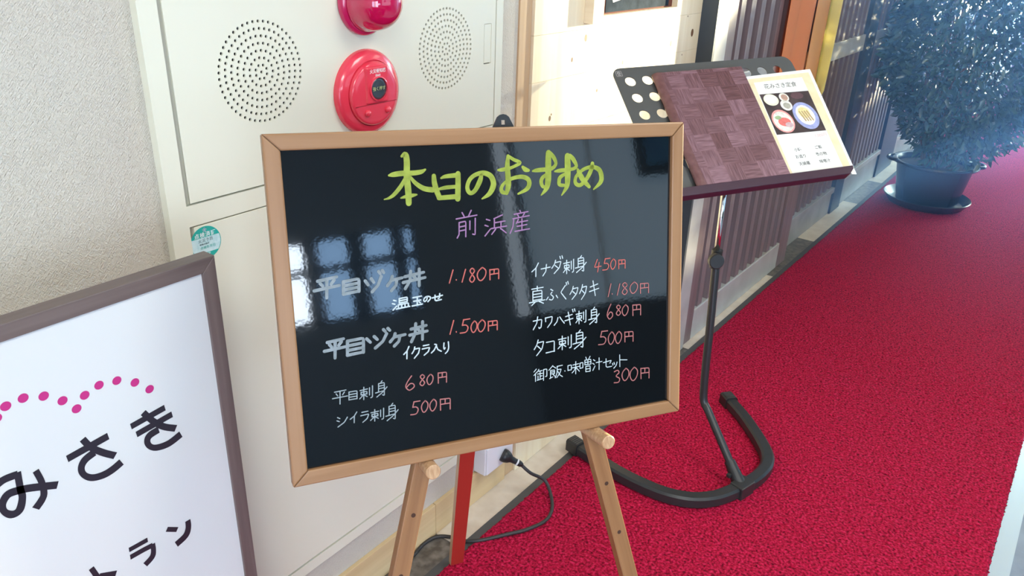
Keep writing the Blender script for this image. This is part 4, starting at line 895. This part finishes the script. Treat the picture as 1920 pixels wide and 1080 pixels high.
for i in range(34):
    a = random.uniform(0, 2 * PI); r0 = random.uniform(.01, .09); R_ = random.uniform(.12, .50)
    H_ = random.uniform(.65, 1.45) * (1 - .25 * R_)
    p = [(r0 * math.cos(a), r0 * math.sin(a), .24), (r0 * 2 * math.cos(a), r0 * 2 * math.sin(a), .24 + H_ * .35),
         (R_ * .7 * math.cos(a + .2), R_ * .7 * math.sin(a + .2), .24 + H_ * .8), (R_ * math.cos(a + .3), R_ * math.sin(a + .3), .24 + H_ * .95)]
    stems.tube(catmull(p, 4), .0045, 6)
stems.build('stems', M_STEM, pp, smooth=True)
def leaf_mat():
    m = bpy.data.materials.new('small_leaf'); t, b = nt(m); N = t.nodes; L = t.links
    oi = N.new('ShaderNodeTexCoord'); n = N.new('ShaderNodeTexNoise'); n.inputs['Scale'].default_value = 14
    r = N.new('ShaderNodeValToRGB'); r.color_ramp.elements[0].color = (.03, .075, .06, 1); r.color_ramp.elements[1].color = (.10, .19, .15, 1)
    L.new(oi.outputs['Object'], n.inputs['Vector']); L.new(n.outputs[0], r.inputs[0]); L.new(r.outputs[0], b.inputs['Base Color'])
    b.inputs['Roughness'].default_value = .22; b.inputs['Specular IOR Level'].default_value = .7
    return m
lf = MB()
for i in range(15000):
    while True:
        x, y_, z = (random.uniform(-1, 1) for _ in range(3)); d2 = x * x + y_ * y_ + z * z
        if d2 < 1 and (d2 > .35 or random.random() < .35): break
    lump = 1 + .16 * noise.noise(Vector((x * 2.5, y_ * 2.5, z * 2.5)))
    zz = .98 + z * .72 * lump
    taper = 1 if z > -.2 else (1 - .35 * (-z - .2))
    p = Vector((.09 + x * .56 * lump * taper, y_ * .52 * lump * taper, zz))
    if p.z < .27: continue
    if p.x < -.37: p.x = -.35 + random.uniform(0, .04)
    out = Vector((x, y_, random.uniform(-1.1, .5))) + Vector([random.gauss(0, .5) for _ in range(3)]); out.normalize()
    L_ = random.uniform(.034, .068); w_ = L_ * random.uniform(.14, .2)
    sdv = out.cross(Vector([random.gauss(0, 1) for _ in range(3)])).normalized(); nn = sdv.cross(out)
    q = [p, p + out * L_ * .35 + sdv * w_ + nn * .003, p + out * L_ * .35 - sdv * w_ + nn * .003, p + out * L_ * .4 - nn * .001, p + out * L_ * .75 + sdv * w_ * .7 - nn * .004, p + out * L_ * .75 - sdv * w_ * .7 - nn * .004, p + out * L_ - nn * .012]
    lf.add(q, [(0, 3, 1), (0, 2, 3), (1, 3, 4), (3, 2, 5), (3, 5, 6), (3, 6, 4)])
o = lf.build('foliage', leaf_mat(), pp, smooth=True); o['kind'] = 'stuff'
